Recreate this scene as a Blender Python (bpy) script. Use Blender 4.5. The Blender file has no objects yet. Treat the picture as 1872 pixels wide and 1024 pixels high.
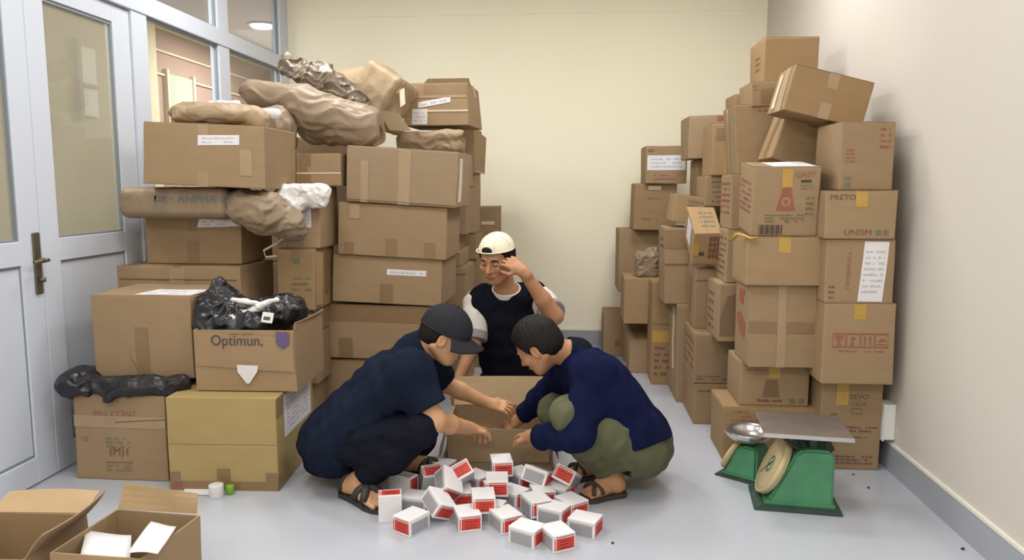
import bpy, bmesh, math, random
import numpy as np
from mathutils import Vector, Matrix, noise

# ------------------------------------------------------------------ camera, world, lights, exposure
S = bpy.context.scene
COL = S.collection
FPX, CAM_H, VPX, VPY = 1400.0, 1.33, 1050, 340          # focal length in pixels of the 1872 x 1024 frame, eye height, vanishing point of the room axis
TH = math.atan((512 - VPY) / FPX)
AL = math.atan((VPX - 936) * math.cos(TH) / FPX)
CF = Vector((-math.sin(AL) * math.cos(TH), math.cos(AL) * math.cos(TH), -math.sin(TH)))
CR = Vector((math.cos(AL), math.sin(AL), 0))
CU = CR.cross(CF)
CC = Vector((0, 0, CAM_H))
cam = bpy.data.cameras.new('camera')
cam.sensor_width = 36.0
cam.lens = 36.0 * FPX / 1872.0
cam.clip_start = 0.05
cam_o = bpy.data.objects.new('camera', cam)
COL.objects.link(cam_o)
cam_o.matrix_world = Matrix((CR, CU, -CF)).transposed().to_4x4()
cam_o.location = CC
S.camera = cam_o

def ray(px, py):
    return CF + CR * ((px - 936) / FPX) - CU * ((py - 512) / FPX)
def J(px, py, Y):                                        # the point of the room seen at a pixel at distance Y along the room
    d = ray(px, py)
    return CC + d * (Y / d.y)
def floor_at(px, py, z=0.0):
    d = ray(px, py)
    return CC + d * ((z - CAM_H) / d.z)

w = bpy.data.worlds.new('world')
S.world = w
w.use_nodes = True
w.node_tree.nodes['Background'].inputs[0].default_value = (0.80, 0.86, 1.0, 1)
w.node_tree.nodes['Background'].inputs[1].default_value = 0.35

def area(name, loc, sx, sy, power, col=(1, 0.985, 0.96), rot=(0, 0, 0)):
    l = bpy.data.lights.new(name, 'AREA')
    l.shape = 'RECTANGLE'; l.size = sx; l.size_y = sy; l.energy = power; l.color = col
    o = bpy.data.objects.new(name, l)
    COL.objects.link(o)
    o.location = loc; o.rotation_euler = rot
    return o
LIGHT_K = 1.0
area('overhead_light', (-1.35, 2.4, 3.08), 0.6, 1.2, 27 * LIGHT_K)
area('overhead_light', (0.35, 2.3, 3.08), 0.6, 1.2, 22 * LIGHT_K)
area('overhead_light', (-0.35, -0.6, 3.08), 2.4, 0.6, 66 * LIGHT_K)  # unseen fill added behind the camera to brighten floor and fronts
area('overhead_light', (-1.45, 4.4, 3.08), 0.6, 0.6, 29 * LIGHT_K)  # unseen fill added to even out the back wall, door side
area('overhead_light', (0.65, 4.4, 3.08), 0.6, 0.6, 29 * LIGHT_K)  # matching fill added for the other end of the back wall
area('corridor_lamp', (-3.3, 3.6, 2.95), 0.6, 1.2, 95 * LIGHT_K)
area('corridor_lamp', (-3.3, 8.6, 2.95), 0.6, 1.2, 105 * LIGHT_K)
S.view_settings.view_transform = 'Standard'
S.view_settings.look = 'None'
S.view_settings.gamma = 1.0
S.view_settings.use_curve_mapping = False
S.view_settings.exposure = 0.0

# ------------------------------------------------------------------ materials
def lin(r, g, b):
    f = lambda c: (c / 255 / 12.92) if c <= 10.3 else ((c / 255 + 0.055) / 1.055) ** 2.4
    return (f(r), f(g), f(b), 1)

def mat(name, col, rough=0.6, metal=0.0, var=0.0, scale=8.0, bump=0.0, bscale=60.0, spec=0.5, emis=0.0, tone=False, stretch=None):
    m = bpy.data.materials.new(name)
    m.use_nodes = True
    nt = m.node_tree
    b = nt.nodes['Principled BSDF']
    b.inputs['Base Color'].default_value = col
    b.inputs['Roughness'].default_value = rough
    b.inputs['Metallic'].default_value = metal
    b.inputs['Specular IOR Level'].default_value = spec
    if emis:
        b.inputs['Emission Color'].default_value = col
        b.inputs['Emission Strength'].default_value = emis
    tc = nt.nodes.new('ShaderNodeTexCoord')
    src = tc.outputs['Object']
    if stretch:
        mp = nt.nodes.new('ShaderNodeMapping')
        mp.inputs['Scale'].default_value = stretch
        nt.links.new(src, mp.inputs[0]); src = mp.outputs[0]
    last = None
    if var or tone:
        nz = nt.nodes.new('ShaderNodeTexNoise')
        nz.inputs['Scale'].default_value = scale; nz.inputs['Detail'].default_value = 5
        nt.links.new(src, nz.inputs['Vector'])
        hs = nt.nodes.new('ShaderNodeHueSaturation')
        hs.inputs['Color'].default_value = col
        mr = nt.nodes.new('ShaderNodeMapRange')
        mr.inputs['From Min'].default_value = 0.25; mr.inputs['From Max'].default_value = 0.75
        mr.inputs['To Min'].default_value = 1 - var; mr.inputs['To Max'].default_value = 1 + var
        nt.links.new(nz.outputs['Fac'], mr.inputs['Value'])
        val = mr.outputs[0]
        if tone:                                         # each carton has its own brownness, kept in the custom property tone
            at = nt.nodes.new('ShaderNodeAttribute'); at.attribute_type = 'OBJECT'; at.attribute_name = 'tone'
            ad = nt.nodes.new('ShaderNodeMath'); ad.operation = 'ADD'
            nt.links.new(val, ad.inputs[0]); nt.links.new(at.outputs['Fac'], ad.inputs[1]); val = ad.outputs[0]
            a2 = nt.nodes.new('ShaderNodeAttribute'); a2.attribute_type = 'OBJECT'; a2.attribute_name = 'satur'
            a3 = nt.nodes.new('ShaderNodeMath'); a3.operation = 'ADD'; a3.inputs[1].default_value = 1.0
            nt.links.new(a2.outputs['Fac'], a3.inputs[0]); nt.links.new(a3.outputs[0], hs.inputs['Saturation'])
        nt.links.new(val, hs.inputs['Value'])
        nt.links.new(hs.outputs[0], b.inputs['Base Color'])
    if bump:
        n2 = nt.nodes.new('ShaderNodeTexNoise'); n2.inputs['Scale'].default_value = bscale; n2.inputs['Detail'].default_value = 4
        nt.links.new(src, n2.inputs['Vector'])
        bp = nt.nodes.new('ShaderNodeBump'); bp.inputs['Strength'].default_value = bump; bp.inputs['Distance'].default_value = 0.01
        nt.links.new(n2.outputs['Fac'], bp.inputs['Height'])
        nt.links.new(bp.outputs[0], b.inputs['Normal'])
    return m

M = {}
M['card'] = mat('cardboard', lin(158, 134, 105), 0.85, var=0.05, scale=7, bump=0.05, bscale=40, spec=0.2, tone=True, stretch=(1, 1, 3))
M['card_y'] = mat('yellowish_cardboard', lin(172, 150, 104), 0.85, var=0.05, scale=7, bump=0.05, bscale=40, spec=0.2, tone=True, stretch=(1, 1, 3))
M['card_in'] = mat('cardboard_inside', lin(178, 153, 121), 0.9, var=0.06, scale=9, spec=0.2, tone=True)
M['tape'] = mat('brown_tape', lin(138, 112, 82), 0.35, var=0.06, scale=20, bump=0.08, bscale=50)
M['clear'] = mat('clear_tape', lin(166, 142, 113), 0.25, var=0.04, scale=20, bump=0.1, bscale=50)
M['yellow'] = mat('yellow_tape', lin(186, 150, 74), 0.4, var=0.06, scale=20)
M['strap'] = mat('white_strap', lin(215, 200, 180), 0.4)
M['paper'] = mat('white_paper', lin(226, 224, 228), 0.8, var=0.02, scale=6)
M['ink'] = mat('grey_ink', lin(186, 186, 202), 0.8)
M['red'] = mat('red_print', lin(152, 92, 76), 0.8, var=0.05, scale=30)
M['dred'] = mat('dark_red_print', lin(122, 78, 68), 0.8, var=0.05, scale=30)
M['brownp'] = mat('brown_print', lin(126, 102, 78), 0.8)
M['green'] = mat('green_print', lin(116, 116, 90), 0.8)
M['navy'] = mat('navy_print', lin(70, 66, 80), 0.8)
M['blue'] = mat('blue_grey_print', lin(74, 84, 96), 0.8)
M['violet'] = mat('violet_print', lin(100, 86, 124), 0.8)
M['barcode'] = mat('black_print', lin(74, 66, 60), 0.8)
M['crease'] = mat('cardboard_crease', lin(120, 92, 62), 0.9)
M['kraft'] = mat('kraft_paper', lin(160, 138, 110), 0.6, var=0.08, scale=6, bump=0.3, bscale=22)
M['kraft_d'] = mat('dusty_brown_wrap', lin(140, 121, 99), 0.5, var=0.12, scale=9, bump=0.2, bscale=30)
M['kraft_g'] = mat('greyed_brown_film', lin(112, 98, 82), 0.35, var=0.3, scale=11, bump=0.3, bscale=30)
M['blackbag'] = mat('black_plastic', lin(30, 30, 36), 0.28, var=0.1, scale=10, bump=0.25, bscale=30)
M['plastic'] = mat('white_plastic', lin(224, 222, 222), 0.3, var=0.03, scale=10, bump=0.2, bscale=25)
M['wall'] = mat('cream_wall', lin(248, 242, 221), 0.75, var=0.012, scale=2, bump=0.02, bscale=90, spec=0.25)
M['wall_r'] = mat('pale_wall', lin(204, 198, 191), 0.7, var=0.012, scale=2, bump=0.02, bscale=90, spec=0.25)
M['ceil'] = mat('white_ceiling', lin(238, 236, 230), 0.8)
M['skirt'] = mat('grey_skirting_tile', lin(158, 162, 172), 0.35, var=0.04, scale=4)
M['grout'] = mat('white_skirting_edge', lin(224, 222, 212), 0.5)
M['frame'] = mat('white_aluminium', lin(206, 213, 226), 0.4, var=0.01, scale=3)
M['gasket'] = mat('grey_gasket', lin(130, 138, 146), 0.6)
M['bronze'] = mat('bronze_handle', lin(110, 104, 88), 0.42, metal=0.6, var=0.1, scale=20)
M['corr'] = mat('beige_corridor_wall', lin(184, 178, 160), 0.8)
M['corr_b'] = mat('brown_corridor_wall', lin(158, 130, 116), 0.8, var=0.06, scale=4)
M['corr_p'] = mat('corridor_pillar', lin(212, 200, 170), 0.8)
M['corr_c'] = mat('corridor_ceiling', lin(212, 206, 208), 0.8)
M['pane_pale'] = mat('pale_green_glass', lin(168, 176, 160), 0.3)
M['switch'] = mat('white_switch_plastic', lin(232, 232, 232), 0.4)
M['lampglow'] = mat('lamp_glow', (1, 0.98, 0.94, 1), 0.5, emis=6)
# people
M['skin'] = mat('skin', lin(204, 156, 118), 0.5, var=0.06, scale=12, spec=0.35)
M['skin2'] = mat('tanned_skin', lin(180, 132, 100), 0.5, var=0.06, scale=12, spec=0.35)
M['hair'] = mat('black_hair', lin(26, 23, 23), 0.6, var=0.2, scale=40, bump=0.25, bscale=160, stretch=(1, 1, 0.3), spec=0.2)
M['tee'] = mat('slate_navy_cotton', lin(26, 33, 50), 0.9, var=0.1, scale=6, bump=0.1, bscale=200, spec=0.06)
M['trouser'] = mat('black_navy_cloth', lin(26, 28, 38), 0.9, var=0.12, scale=6, bump=0.1, bscale=200, spec=0.06)
M['royal'] = mat('dark_blue_jersey', lin(20, 26, 58), 0.85, var=0.12, scale=6, bump=0.1, bscale=200, spec=0.06)
M['olive'] = mat('olive_cloth', lin(92, 94, 72), 0.9, var=0.1, scale=6, bump=0.1, bscale=200, spec=0.2)
M['black_tee'] = mat('black_cotton', lin(22, 24, 34), 0.9, var=0.1, scale=6, spec=0.06)
M['white_cloth'] = mat('white_cotton', lin(212, 206, 202), 0.9, var=0.04, scale=8, spec=0.2)
M['grey_cloth'] = mat('grey_cotton', lin(140, 138, 142), 0.9, var=0.05, scale=8, spec=0.2)
M['cap_g'] = mat('charcoal_cap_cloth', lin(48, 48, 54), 0.8, var=0.06, scale=8, bump=0.1, bscale=150, spec=0.06)
M['cap_w'] = mat('cream_cap_cloth', lin(232, 226, 206), 0.8, var=0.04, scale=8, spec=0.2)
M['rubber'] = mat('dark_rubber', lin(52, 50, 50), 0.6, var=0.08, scale=20)
M['rubber_b'] = mat('brown_rubber', lin(64, 52, 46), 0.6, var=0.08, scale=20)
M['lip'] = mat('lips', lin(150, 92, 80), 0.5)
M['eye'] = mat('dark_eye', lin(40, 30, 28), 0.25)
# scales and small boxes
M['sgreen'] = mat('green_enamel', lin(76, 140, 102), 0.45, var=0.16, scale=9, bump=0.06, bscale=30)
M['sdark'] = mat('dark_green_paint', lin(52, 74, 66), 0.5, var=0.25, scale=14)
M['steel'] = mat('worn_steel', lin(168, 160, 158), 0.38, metal=0.75, var=0.12, scale=14)
M['chrome'] = mat('polished_pan', lin(205, 203, 205), 0.2, metal=0.9)
M['dial'] = mat('yellowed_dial', lin(198, 180, 140), 0.5, var=0.06, scale=14)
M['iron'] = mat('black_iron', lin(38, 40, 38), 0.6)
M['bx_white'] = mat('white_box_card', lin(232, 230, 234), 0.55, var=0.02, scale=20)
M['bx_grey'] = mat('grey_box_card', lin(158, 156, 164), 0.55, var=0.05, scale=60)
M['bx_red'] = mat('red_box_print', lin(206, 62, 50), 0.5, var=0.06, scale=40)
M['bx_dred'] = mat('deep_red_box_print', lin(150, 40, 42), 0.5)
M['lime'] = mat('lime_plastic', lin(120, 165, 60), 0.4)
M['debris'] = mat('dark_grit', lin(50, 60, 56), 0.8)

def floor_mat():
    m = mat('grey_polished_floor', lin(184, 188, 199), 0.22, var=0.03, scale=1.6, spec=0.45)
    return m
M['floor'] = floor_mat()

def glass_mat(name, tint, refl, alpha):
    m = bpy.data.materials.new(name); m.use_nodes = True
    nt = m.node_tree; nt.nodes.clear()
    out = nt.nodes.new('ShaderNodeOutputMaterial')
    tr = nt.nodes.new('ShaderNodeBsdfTransparent'); tr.inputs[0].default_value = tint
    gl = nt.nodes.new('ShaderNodeBsdfGlossy'); gl.inputs['Roughness'].default_value = 0.03
    lw = nt.nodes.new('ShaderNodeLayerWeight'); lw.inputs['Blend'].default_value = 0.5
    pw = nt.nodes.new('ShaderNodeMath'); pw.operation = 'POWER'; pw.inputs[1].default_value = 4.0
    fr = nt.nodes.new('ShaderNodeMath'); fr.operation = 'MULTIPLY_ADD'; fr.inputs[1].default_value = 0.7; fr.inputs[2].default_value = 0.04
    nt.links.new(lw.outputs['Facing'], pw.inputs[0]); nt.links.new(pw.outputs[0], fr.inputs[0])
    mx = nt.nodes.new('ShaderNodeMixShader')
    nt.links.new(fr.outputs[0], mx.inputs[0]); nt.links.new(tr.outputs[0], mx.inputs[1]); nt.links.new(gl.outputs[0], mx.inputs[2])
    last = mx.outputs[0]
    if alpha:
        df = nt.nodes.new('ShaderNodeBsdfDiffuse'); df.inputs[0].default_value = lin(186, 180, 164)
        m2 = nt.nodes.new('ShaderNodeMixShader'); m2.inputs[0].default_value = alpha
        nt.links.new(last, m2.inputs[1]); nt.links.new(df.outputs[0], m2.inputs[2]); last = m2.outputs[0]
    nt.links.new(last, out.inputs[0])
    return m
M['glass'] = glass_mat('clear_glass', (0.93, 0.94, 0.93, 1), 1.5, 0)
M['glass_d'] = glass_mat('tinted_door_glass', (0.86, 0.86, 0.80, 1), 1.5, 0.35)

# ------------------------------------------------------------------ object helpers
def link(o, parent=None):
    COL.objects.link(o)
    if parent is not None: o.parent = parent
    return o
def tag(o, label=None, cat=None, group=None, kind=None):
    if label: o['label'] = label
    if cat: o['category'] = cat
    if group: o['group'] = group
    if kind: o['kind'] = kind
    return o
def thing(name, label, cat, loc=(0, 0, 0), rot=(0, 0, 0), group=None):
    o = bpy.data.objects.new(name, None)
    o.empty_display_size = 0.05
    link(o); o.location = loc; o.rotation_euler = rot
    return tag(o, label, cat, group)
def mesh(name, vs, fs, m, parent=None, smooth=False):
    me = bpy.data.meshes.new(name)
    me.from_pydata([tuple(v) for v in vs], [], [tuple(int(i) for i in f) for f in fs])
    me.materials.append(m)
    if smooth: me.shade_smooth()
    me.update()
    return link(bpy.data.objects.new(name, me), parent)
def from_bm(name, bm, m, parent=None, smooth=False):
    me = bpy.data.meshes.new(name)
    bmesh.ops.recalc_face_normals(bm, faces=bm.faces[:])
    bm.to_mesh(me); bm.free()
    me.materials.append(m)
    if smooth: me.shade_smooth()
    return link(bpy.data.objects.new(name, me), parent)
def box_bm(lo, hi, bevel=0.0, seg=2):
    bm = bmesh.new()
    bmesh.ops.create_cube(bm, size=1)
    for v in bm.verts:
        v.co = Vector([lo[i] + (v.co[i] + 0.5) * (hi[i] - lo[i]) for i in range(3)])
    if bevel: bmesh.ops.bevel(bm, geom=bm.edges[:], offset=bevel, segments=seg, affect='EDGES', profile=0.5)
    return bm
def box(name, lo, hi, m, parent=None, bevel=0.0, kind=None):
    o = from_bm(name, box_bm(lo, hi, bevel), m, parent)
    if kind: o['kind'] = kind
    return o
def lathe(name, prof, m, parent=None, n=32, mtx=None, smooth=True):
    vs, fs = [], []
    for r, z in prof:
        for i in range(n):
            a = 2 * math.pi * i / n
            vs.append(Vector((r * math.cos(a), r * math.sin(a), z)))
    for j in range(len(prof) - 1):
        for i in range(n):
            fs.append((j * n + i, j * n + (i + 1) % n, (j + 1) * n + (i + 1) % n, (j + 1) * n + i))
    fs.append(tuple(range(n - 1, -1, -1))); fs.append(tuple((len(prof) - 1) * n + i for i in range(n)))
    if mtx: vs = [mtx @ v for v in vs]
    return mesh(name, vs, fs, m, parent, smooth)
def prism(name, poly, y0, y1, m, parent=None, bevel=0.004):
    """A polygon in the xz plane drawn out along y."""
    bm = bmesh.new()
    a = [bm.verts.new((x, y0, z)) for x, z in poly]
    b = [bm.verts.new((x, y1, z)) for x, z in poly]
    bm.faces.new(a); bm.faces.new(b[::-1])
    n = len(poly)
    for i in range(n): bm.faces.new((a[i], b[i], b[(i + 1) % n], a[(i + 1) % n]))
    if bevel: bmesh.ops.bevel(bm, geom=bm.edges[:], offset=bevel, segments=2, affect='EDGES')
    return from_bm(name, bm, m, parent)
def tube(name, pts, r, m, parent=None, n=8):
    vs, fs = [], []
    pts = [Vector(p) for p in pts]
    rs = r if isinstance(r, (list, tuple)) else [r] * len(pts)
    for k, p in enumerate(pts):
        t = (pts[min(k + 1, len(pts) - 1)] - pts[max(k - 1, 0)]).normalized()
        a = t.orthogonal().normalized(); b = t.cross(a)
        if k and a.dot(pa) < 0: a, b = -a, -b
        if k:
            a = (pa - t * pa.dot(t)).normalized(); b = t.cross(a)
        pa = a
        for i in range(n):
            an = 2 * math.pi * i / n
            vs.append(p + (a * math.cos(an) + b * math.sin(an)) * rs[k])
    for k in range(len(pts) - 1):
        for i in range(n):
            fs.append((k * n + i, k * n + (i + 1) % n, (k + 1) * n + (i + 1) % n, (k + 1) * n + i))
    fs.append(tuple(range(n - 1, -1, -1))); fs.append(tuple((len(pts) - 1) * n + i for i in range(n)))
    return mesh(name, vs, fs, m, parent, True)

# ------------------------------------------------------------------ the room
XL, XR, YB, YN, ZC = -2.38, 1.495, 6.35, -1.6, 3.15
def struct(name, lo, hi, m, bevel=0.0, parent=None):
    return box(name, lo, hi, m, parent, bevel, None if parent else 'structure')
struct('floor', (-6.0, YN - 0.1, -0.1), (XR + 0.1, 11.0, 0), M['floor'])
struct('wall_back', (XL, YB, 0), (XR + 0.12, YB + 0.12, ZC), M['wall'])
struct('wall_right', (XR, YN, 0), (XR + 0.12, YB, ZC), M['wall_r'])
struct('wall_front', (XL - 0.12, YN - 0.12, 0), (XR + 0.12, YN, ZC), M['wall'])
struct('ceiling', (XL - 0.06, YN - 0.12, ZC), (XR + 0.12, YB + 0.12, ZC + 0.1), M['ceil'])
bb = struct('baseboard_right', (XR - 0.012, YN, 0), (XR, YB - 0.012, 0.128), M['skirt'])
struct('cap_strip', (XR - 0.014, YN, 0.128), (XR, YB - 0.012, 0.14), M['grout'], parent=bb)
bb = struct('baseboard_back', (XL + 0.05, YB - 0.012, 0), (XR, YB, 0.128), M['skirt'])
struct('cap_strip', (XL + 0.05, YB - 0.014, 0.128), (XR - 0.014, YB, 0.14), M['grout'], parent=bb)
struct('trim_1', (XL + 0.02, YB - 0.004, 2.70), (XR, YB, 2.73), M['wall'])
# partition of white aluminium with glass, seen along the door side
T = 0.05
XP0, XP1 = XL - T, XL
struct('wall_left', (XL - 0.1, YN, 0), (XL, 2.42, ZC), M['wall'])
struct('trim_2', (XP0, 4.055, 0), (XP1 + 0.012, 4.205, 2.265), M['frame'], 0.004)      # post between door and glazing
struct('trim_3', (XP0, 5.075, 0.9), (XP1 + 0.012, 5.235, 2.265), M['frame'], 0.004)
struct('trim_4', (XP0, 6.17, 0), (XP1 + 0.012, YB, ZC), M['frame'], 0.004)
struct('trim_5', (XP0 - 0.01, 2.42, 2.265), (XP1 + 0.02, 6.17, 2.37), M['frame'], 0.004)   # transom
struct('trim_6', (XP0, 5.075, 2.37), (XP1 + 0.012, 5.235, ZC), M['frame'], 0.004)
struct('trim_7', (XP0, 4.055, 2.37), (XP1 + 0.012, 4.205, ZC), M['frame'], 0.004)
struct('trim_8', (XP0, 4.205, 0.84), (XP1 + 0.012, 6.17, 0.90), M['frame'], 0.004)
struct('trim_9', (XP0 + 0.01, 4.205, 0.0), (XP1 - 0.01, 6.17, 0.84), M['frame'])
for i, (y0, y1, z0, z1) in enumerate([(4.205, 5.075, 0.9, 2.265), (5.235, 6.17, 0.9, 2.265), (4.205, 5.075, 2.37, ZC), (5.235, 6.17, 2.37, ZC), (2.42, 4.055, 2.37, ZC)]):
    wn = box('window_%d' % (i + 1), (XL - 0.028, y0, z0), (XL - 0.022, y1, z1), M['glass'], kind='structure')
    g = 0.012
    for nm, lo, hi in [('bead', (y0, z0), (y0 + g, z1)), ('bead', (y1 - g, z0), (y1, z1)), ('bead', (y0 + g, z0), (y1 - g, z0 + g)), ('bead', (y0 + g, z1 - g), (y1 - g, z1))]:
        box(nm, (XL - 0.02, lo[0], lo[1]), (XL - 0.004, hi[0], hi[1]), M['gasket'], wn)
def door(n, y0, y1, g0, g1, mid):
    """One leaf of the white aluminium double door: stiles and rails, a pane above, a panel below."""
    d = thing('door_%d' % n, None, None, (XL - 0.025, (y0 + y1) / 2, 0)); d['kind'] = 'structure'
    def part(nm, a, b, za, zb, m, x0=-0.02, x1=0.022, bev=0.003):
        return box(nm, (x0, a - (y0 + y1) / 2, za), (x1, b - (y0 + y1) / 2, zb), m, d, bev)
    part('stile', y0 + 0.002, g0, 0.008, 2.255, M['frame']); part('stile', g1, y1 - 0.002, 0.008, 2.255, M['frame'])
    part('top_rail', g0, g1, 2.17, 2.255, M['frame']); part('middle_rail', g0, g1, 0.985, 1.09, M['frame']); part('bottom_rail', g0, g1, 0.008, 0.125, M['frame'])
    part('glass_pane', g0, g1, 1.09, 2.17, M['glass_d'], -0.004, 0.002, 0)
    part('lower_panel', g0, g1, 0.125, 0.985, M['frame'], -0.006, 0.010, 0.002)
    e = 0.009
    for a, b, za, zb in [(g0, g0 + e, 1.09, 2.17), (g1 - e, g1, 1.09, 2.17), (g0 + e, g1 - e, 1.09, 1.10), (g0 + e, g1 - e, 2.155, 2.17)]:
        part('glazing_bead', a, b, za, zb, M['gasket'], 0.002, 0.014, 0)
    for a, b, za, zb in [(g0, g0 + 0.006, 0.125, 0.985), (g1 - 0.006, g1, 0.125, 0.985), (g0 + 0.006, g1 - 0.006, 0.973, 0.985), (g0 + 0.006, g1 - 0.006, 0.125, 0.137)]:
        part('panel_bead', a, b, za, zb, M['gasket'], 0.010, 0.0125, 0)
    return d
dl = door(1, 2.42, 3.25, 2.55, 3.12, 0)
dr = door(2, 3.25, 4.055, 3.375, 3.90, 0)
pl = box('handle_plate', (0.022, 0.355, 0.85), (0.031, 0.40, 1.125), M['bronze'], dl, 0.004)
pl['label'] = 'bronze door handle plate'
tube('lever', [(0.028, 0.372, 1.005), (0.062, 0.372, 1.005), (0.068, 0.372, 1.0), (0.07, 0.30, 1.0)], 0.009, M['bronze'], pl)
tube('spindle', [(0.028, 0.377, 1.005), (0.05, 0.40, 1.0), (0.055, 0.415, 1.0)], 0.008, M['bronze'], pl)
tube('lock_knob', [(0.028, 0.377, 0.915), (0.052, 0.385, 0.915)], 0.012, M['bronze'], pl)
# the corridor behind the glass
XC = -4.35
struct('wall_corridor', (XC - 0.1, 0.5, 0), (XC, 7.35, 3.0), M['corr'])
struct('wall_corridor_far', (XC - 0.1, 7.35, 0), (XC, 10.9, 3.0), M['corr_b'])
struct('wall_corridor_end', (XC, 10.9, 0), (XL, 11.0, 3.0), M['corr'])
struct('wall_corridor_near', (XC, 0.5, 0), (XL - 0.1, 0.6, 3.0), M['corr'])
struct('wall_corridor_side', (XL, YB + 0.12, 0), (XL + 0.1, 11.0, 3.0), M['corr'])
struct('ceiling_corridor', (XC - 0.1, 0.5, 3.0), (XL - 0.06, 11.0, 3.1), M['corr_c'])
struct('trim_10', (XC, 7.35, 0), (XC + 0.14, 7.62, 3.0), M['corr_p'])
struct('trim_11', (XC, 7.66, 0), (XC + 0.03, 7.74, 3.0), M['corr_b'])
for i, z in enumerate((2.50, 2.74, 2.98)):
    struct('trim_%d' % (12 + i), (XC, 7.74, z - 0.015), (XC + 0.025, 10.9, z + 0.004), M['corr_p'])
wn = struct('window_6', (XC, 8.02, 2.02), (XC + 0.03, 8.55, 2.52), M['pane_pale'])
box('frame', (XC, 7.98, 1.98), (XC + 0.05, 8.02, 2.56), M['corr_p'], wn); box('frame', (XC, 8.55, 1.98), (XC + 0.05, 8.59, 2.56), M['corr_p'], wn)
wn = struct('window_7', (XC, 6.55, 1.95), (XC + 0.03, 6.78, 2.55), M['bx_white'])
box('frame', (XC, 6.5, 1.9), (XC + 0.05, 6.55, 2.6), M['gasket'], wn); box('frame', (XC, 6.55, 2.2), (XC + 0.05, 6.78, 2.23), M['gasket'], wn)
lm = thing('ceiling_lamp_fitting', 'oval white lamp glowing on the corridor ceiling behind the glass', 'lamp', (-3.25, 7.98, 3.0))
lathe('diffuser', [(0.10, 0.0), (0.12, -0.015), (0.10, -0.04), (0.05, -0.05)], M['lampglow'], lm, 24)
lathe('rim', [(0.145, 0.0), (0.145, -0.018), (0.121, -0.018), (0.121, 0.0)], M['frame'], lm, 24)
# socket box on the wall
sw = thing('socket_box', 'white plastic socket box on the pale wall just above the skirting', 'socket', (XR, 3.62, 0.24))
box('back_box', (-0.05, -0.045, -0.085), (0, 0.045, 0.085), M['switch'], sw, 0.004)
box('face_plate', (-0.056, -0.05, -0.09), (-0.05, 0.05, 0.09), M['switch'], sw, 0.002)
# ------------------------------------------------------------------ cartons
class Deform:
    """Small dents and leaning corners of one carton, shared by its body, flaps, tape and print so that they stay flush."""
    def __init__(s, w, d, h, rng, amt):
        s.w, s.d, s.h = w, d, h
        s.c = {}
        for i in (0, 1):
            for j in (0, 1):
                for k in (0, 1):
                    s.c[i, j, k] = Vector((rng.uniform(-1, 1) * amt, rng.uniform(-1, 1) * amt, (rng.uniform(-1, 0.2) * amt * 0.7) if k else 0))
        s.b = [rng.uniform(-0.2, 1.0) * amt * 0.9 for _ in range(4)]
        s.o = Vector((rng.uniform(0, 50), rng.uniform(0, 50), rng.uniform(0, 50)))
    def __call__(s, p):
        u = min(1, max(0, p[0] / s.w + 0.5)); v = min(1, max(0, p[1] / s.d + 0.5)); q = min(1, max(0, p[2] / s.h))
        o = Vector()
        for (i, j, k), c in s.c.items():
            o += c * ((u if i else 1 - u) * (v if j else 1 - v) * (q if k else 1 - q))
        su, sv, sq = math.sin(math.pi * u), math.sin(math.pi * v), math.sin(math.pi * q)
        o.x += ((s.b[0] * u) - s.b[1] * (1 - u)) * sv * sq
        o.y += ((s.b[2] * v) - s.b[3] * (1 - v)) * su * sq
        n = noise.noise_vector(Vector(p) * 7 + s.o) * 0.0022
        n.z *= q
        return Vector(p) + o + n

def facept(w, d, h, face, u, v, off):
    if face == 'F': return (-w / 2 + u * w, -d / 2 - off, v * h)
    if face == 'R': return (w / 2 + off, -d / 2 + u * d, v * h)
    if face == 'L': return (-w / 2 - off, d / 2 - u * d, v * h)
    return (-w / 2 + u * w, -d / 2 + v * d, h + off)
def facesize(w, d, h, face):
    return {'F': (w, h), 'R': (d, h), 'L': (d, h), 'T': (w, d)}[face]

def grid_box(w, d, h, r, df, name, m, parent):
    def ts(L): return sorted(set([0, r, r * 2.2, L * .25, L * .5, L * .75, L - r * 2.2, L - r, L]))
    X, Y, Z = ts(w), ts(d), ts(h)
    bm = bmesh.new(); cache = {}
    def vert(x, y, z):
        k = (round(x, 5), round(y, 5), round(z, 5))
        if k not in cache:
            q = Vector((min(max(x, r), w - r), min(max(y, r), d - r), min(max(z, r), h - r)))
            o = Vector((x, y, z)) - q
            if o.length > 1e-7: o = o.normalized() * r
            p = q + o
            cache[k] = bm.verts.new(df((p.x - w / 2, p.y - d / 2, p.z)))
        return cache[k]
    def quad(a): 
        try: bm.faces.new(a)
        except ValueError: pass
    for z in (0, h):
        for i in range(len(X) - 1):
            for j in range(len(Y) - 1):
                quad([vert(X[i], Y[j], z), vert(X[i + 1], Y[j], z), vert(X[i + 1], Y[j + 1], z), vert(X[i], Y[j + 1], z)])
    for y in (0, d):
        for i in range(len(X) - 1):
            for j in range(len(Z) - 1):
                quad([vert(X[i], y, Z[j]), vert(X[i + 1], y, Z[j]), vert(X[i + 1], y, Z[j + 1]), vert(X[i], y, Z[j + 1])])
    for x in (0, w):
        for i in range(len(Y) - 1):
            for j in range(len(Z) - 1):
                quad([vert(x, Y[i], Z[j]), vert(x, Y[i + 1], Z[j]), vert(x, Y[i + 1], Z[j + 1]), vert(x, Y[i], Z[j + 1])])
    return from_bm(name, bm, m, parent, True)

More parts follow.
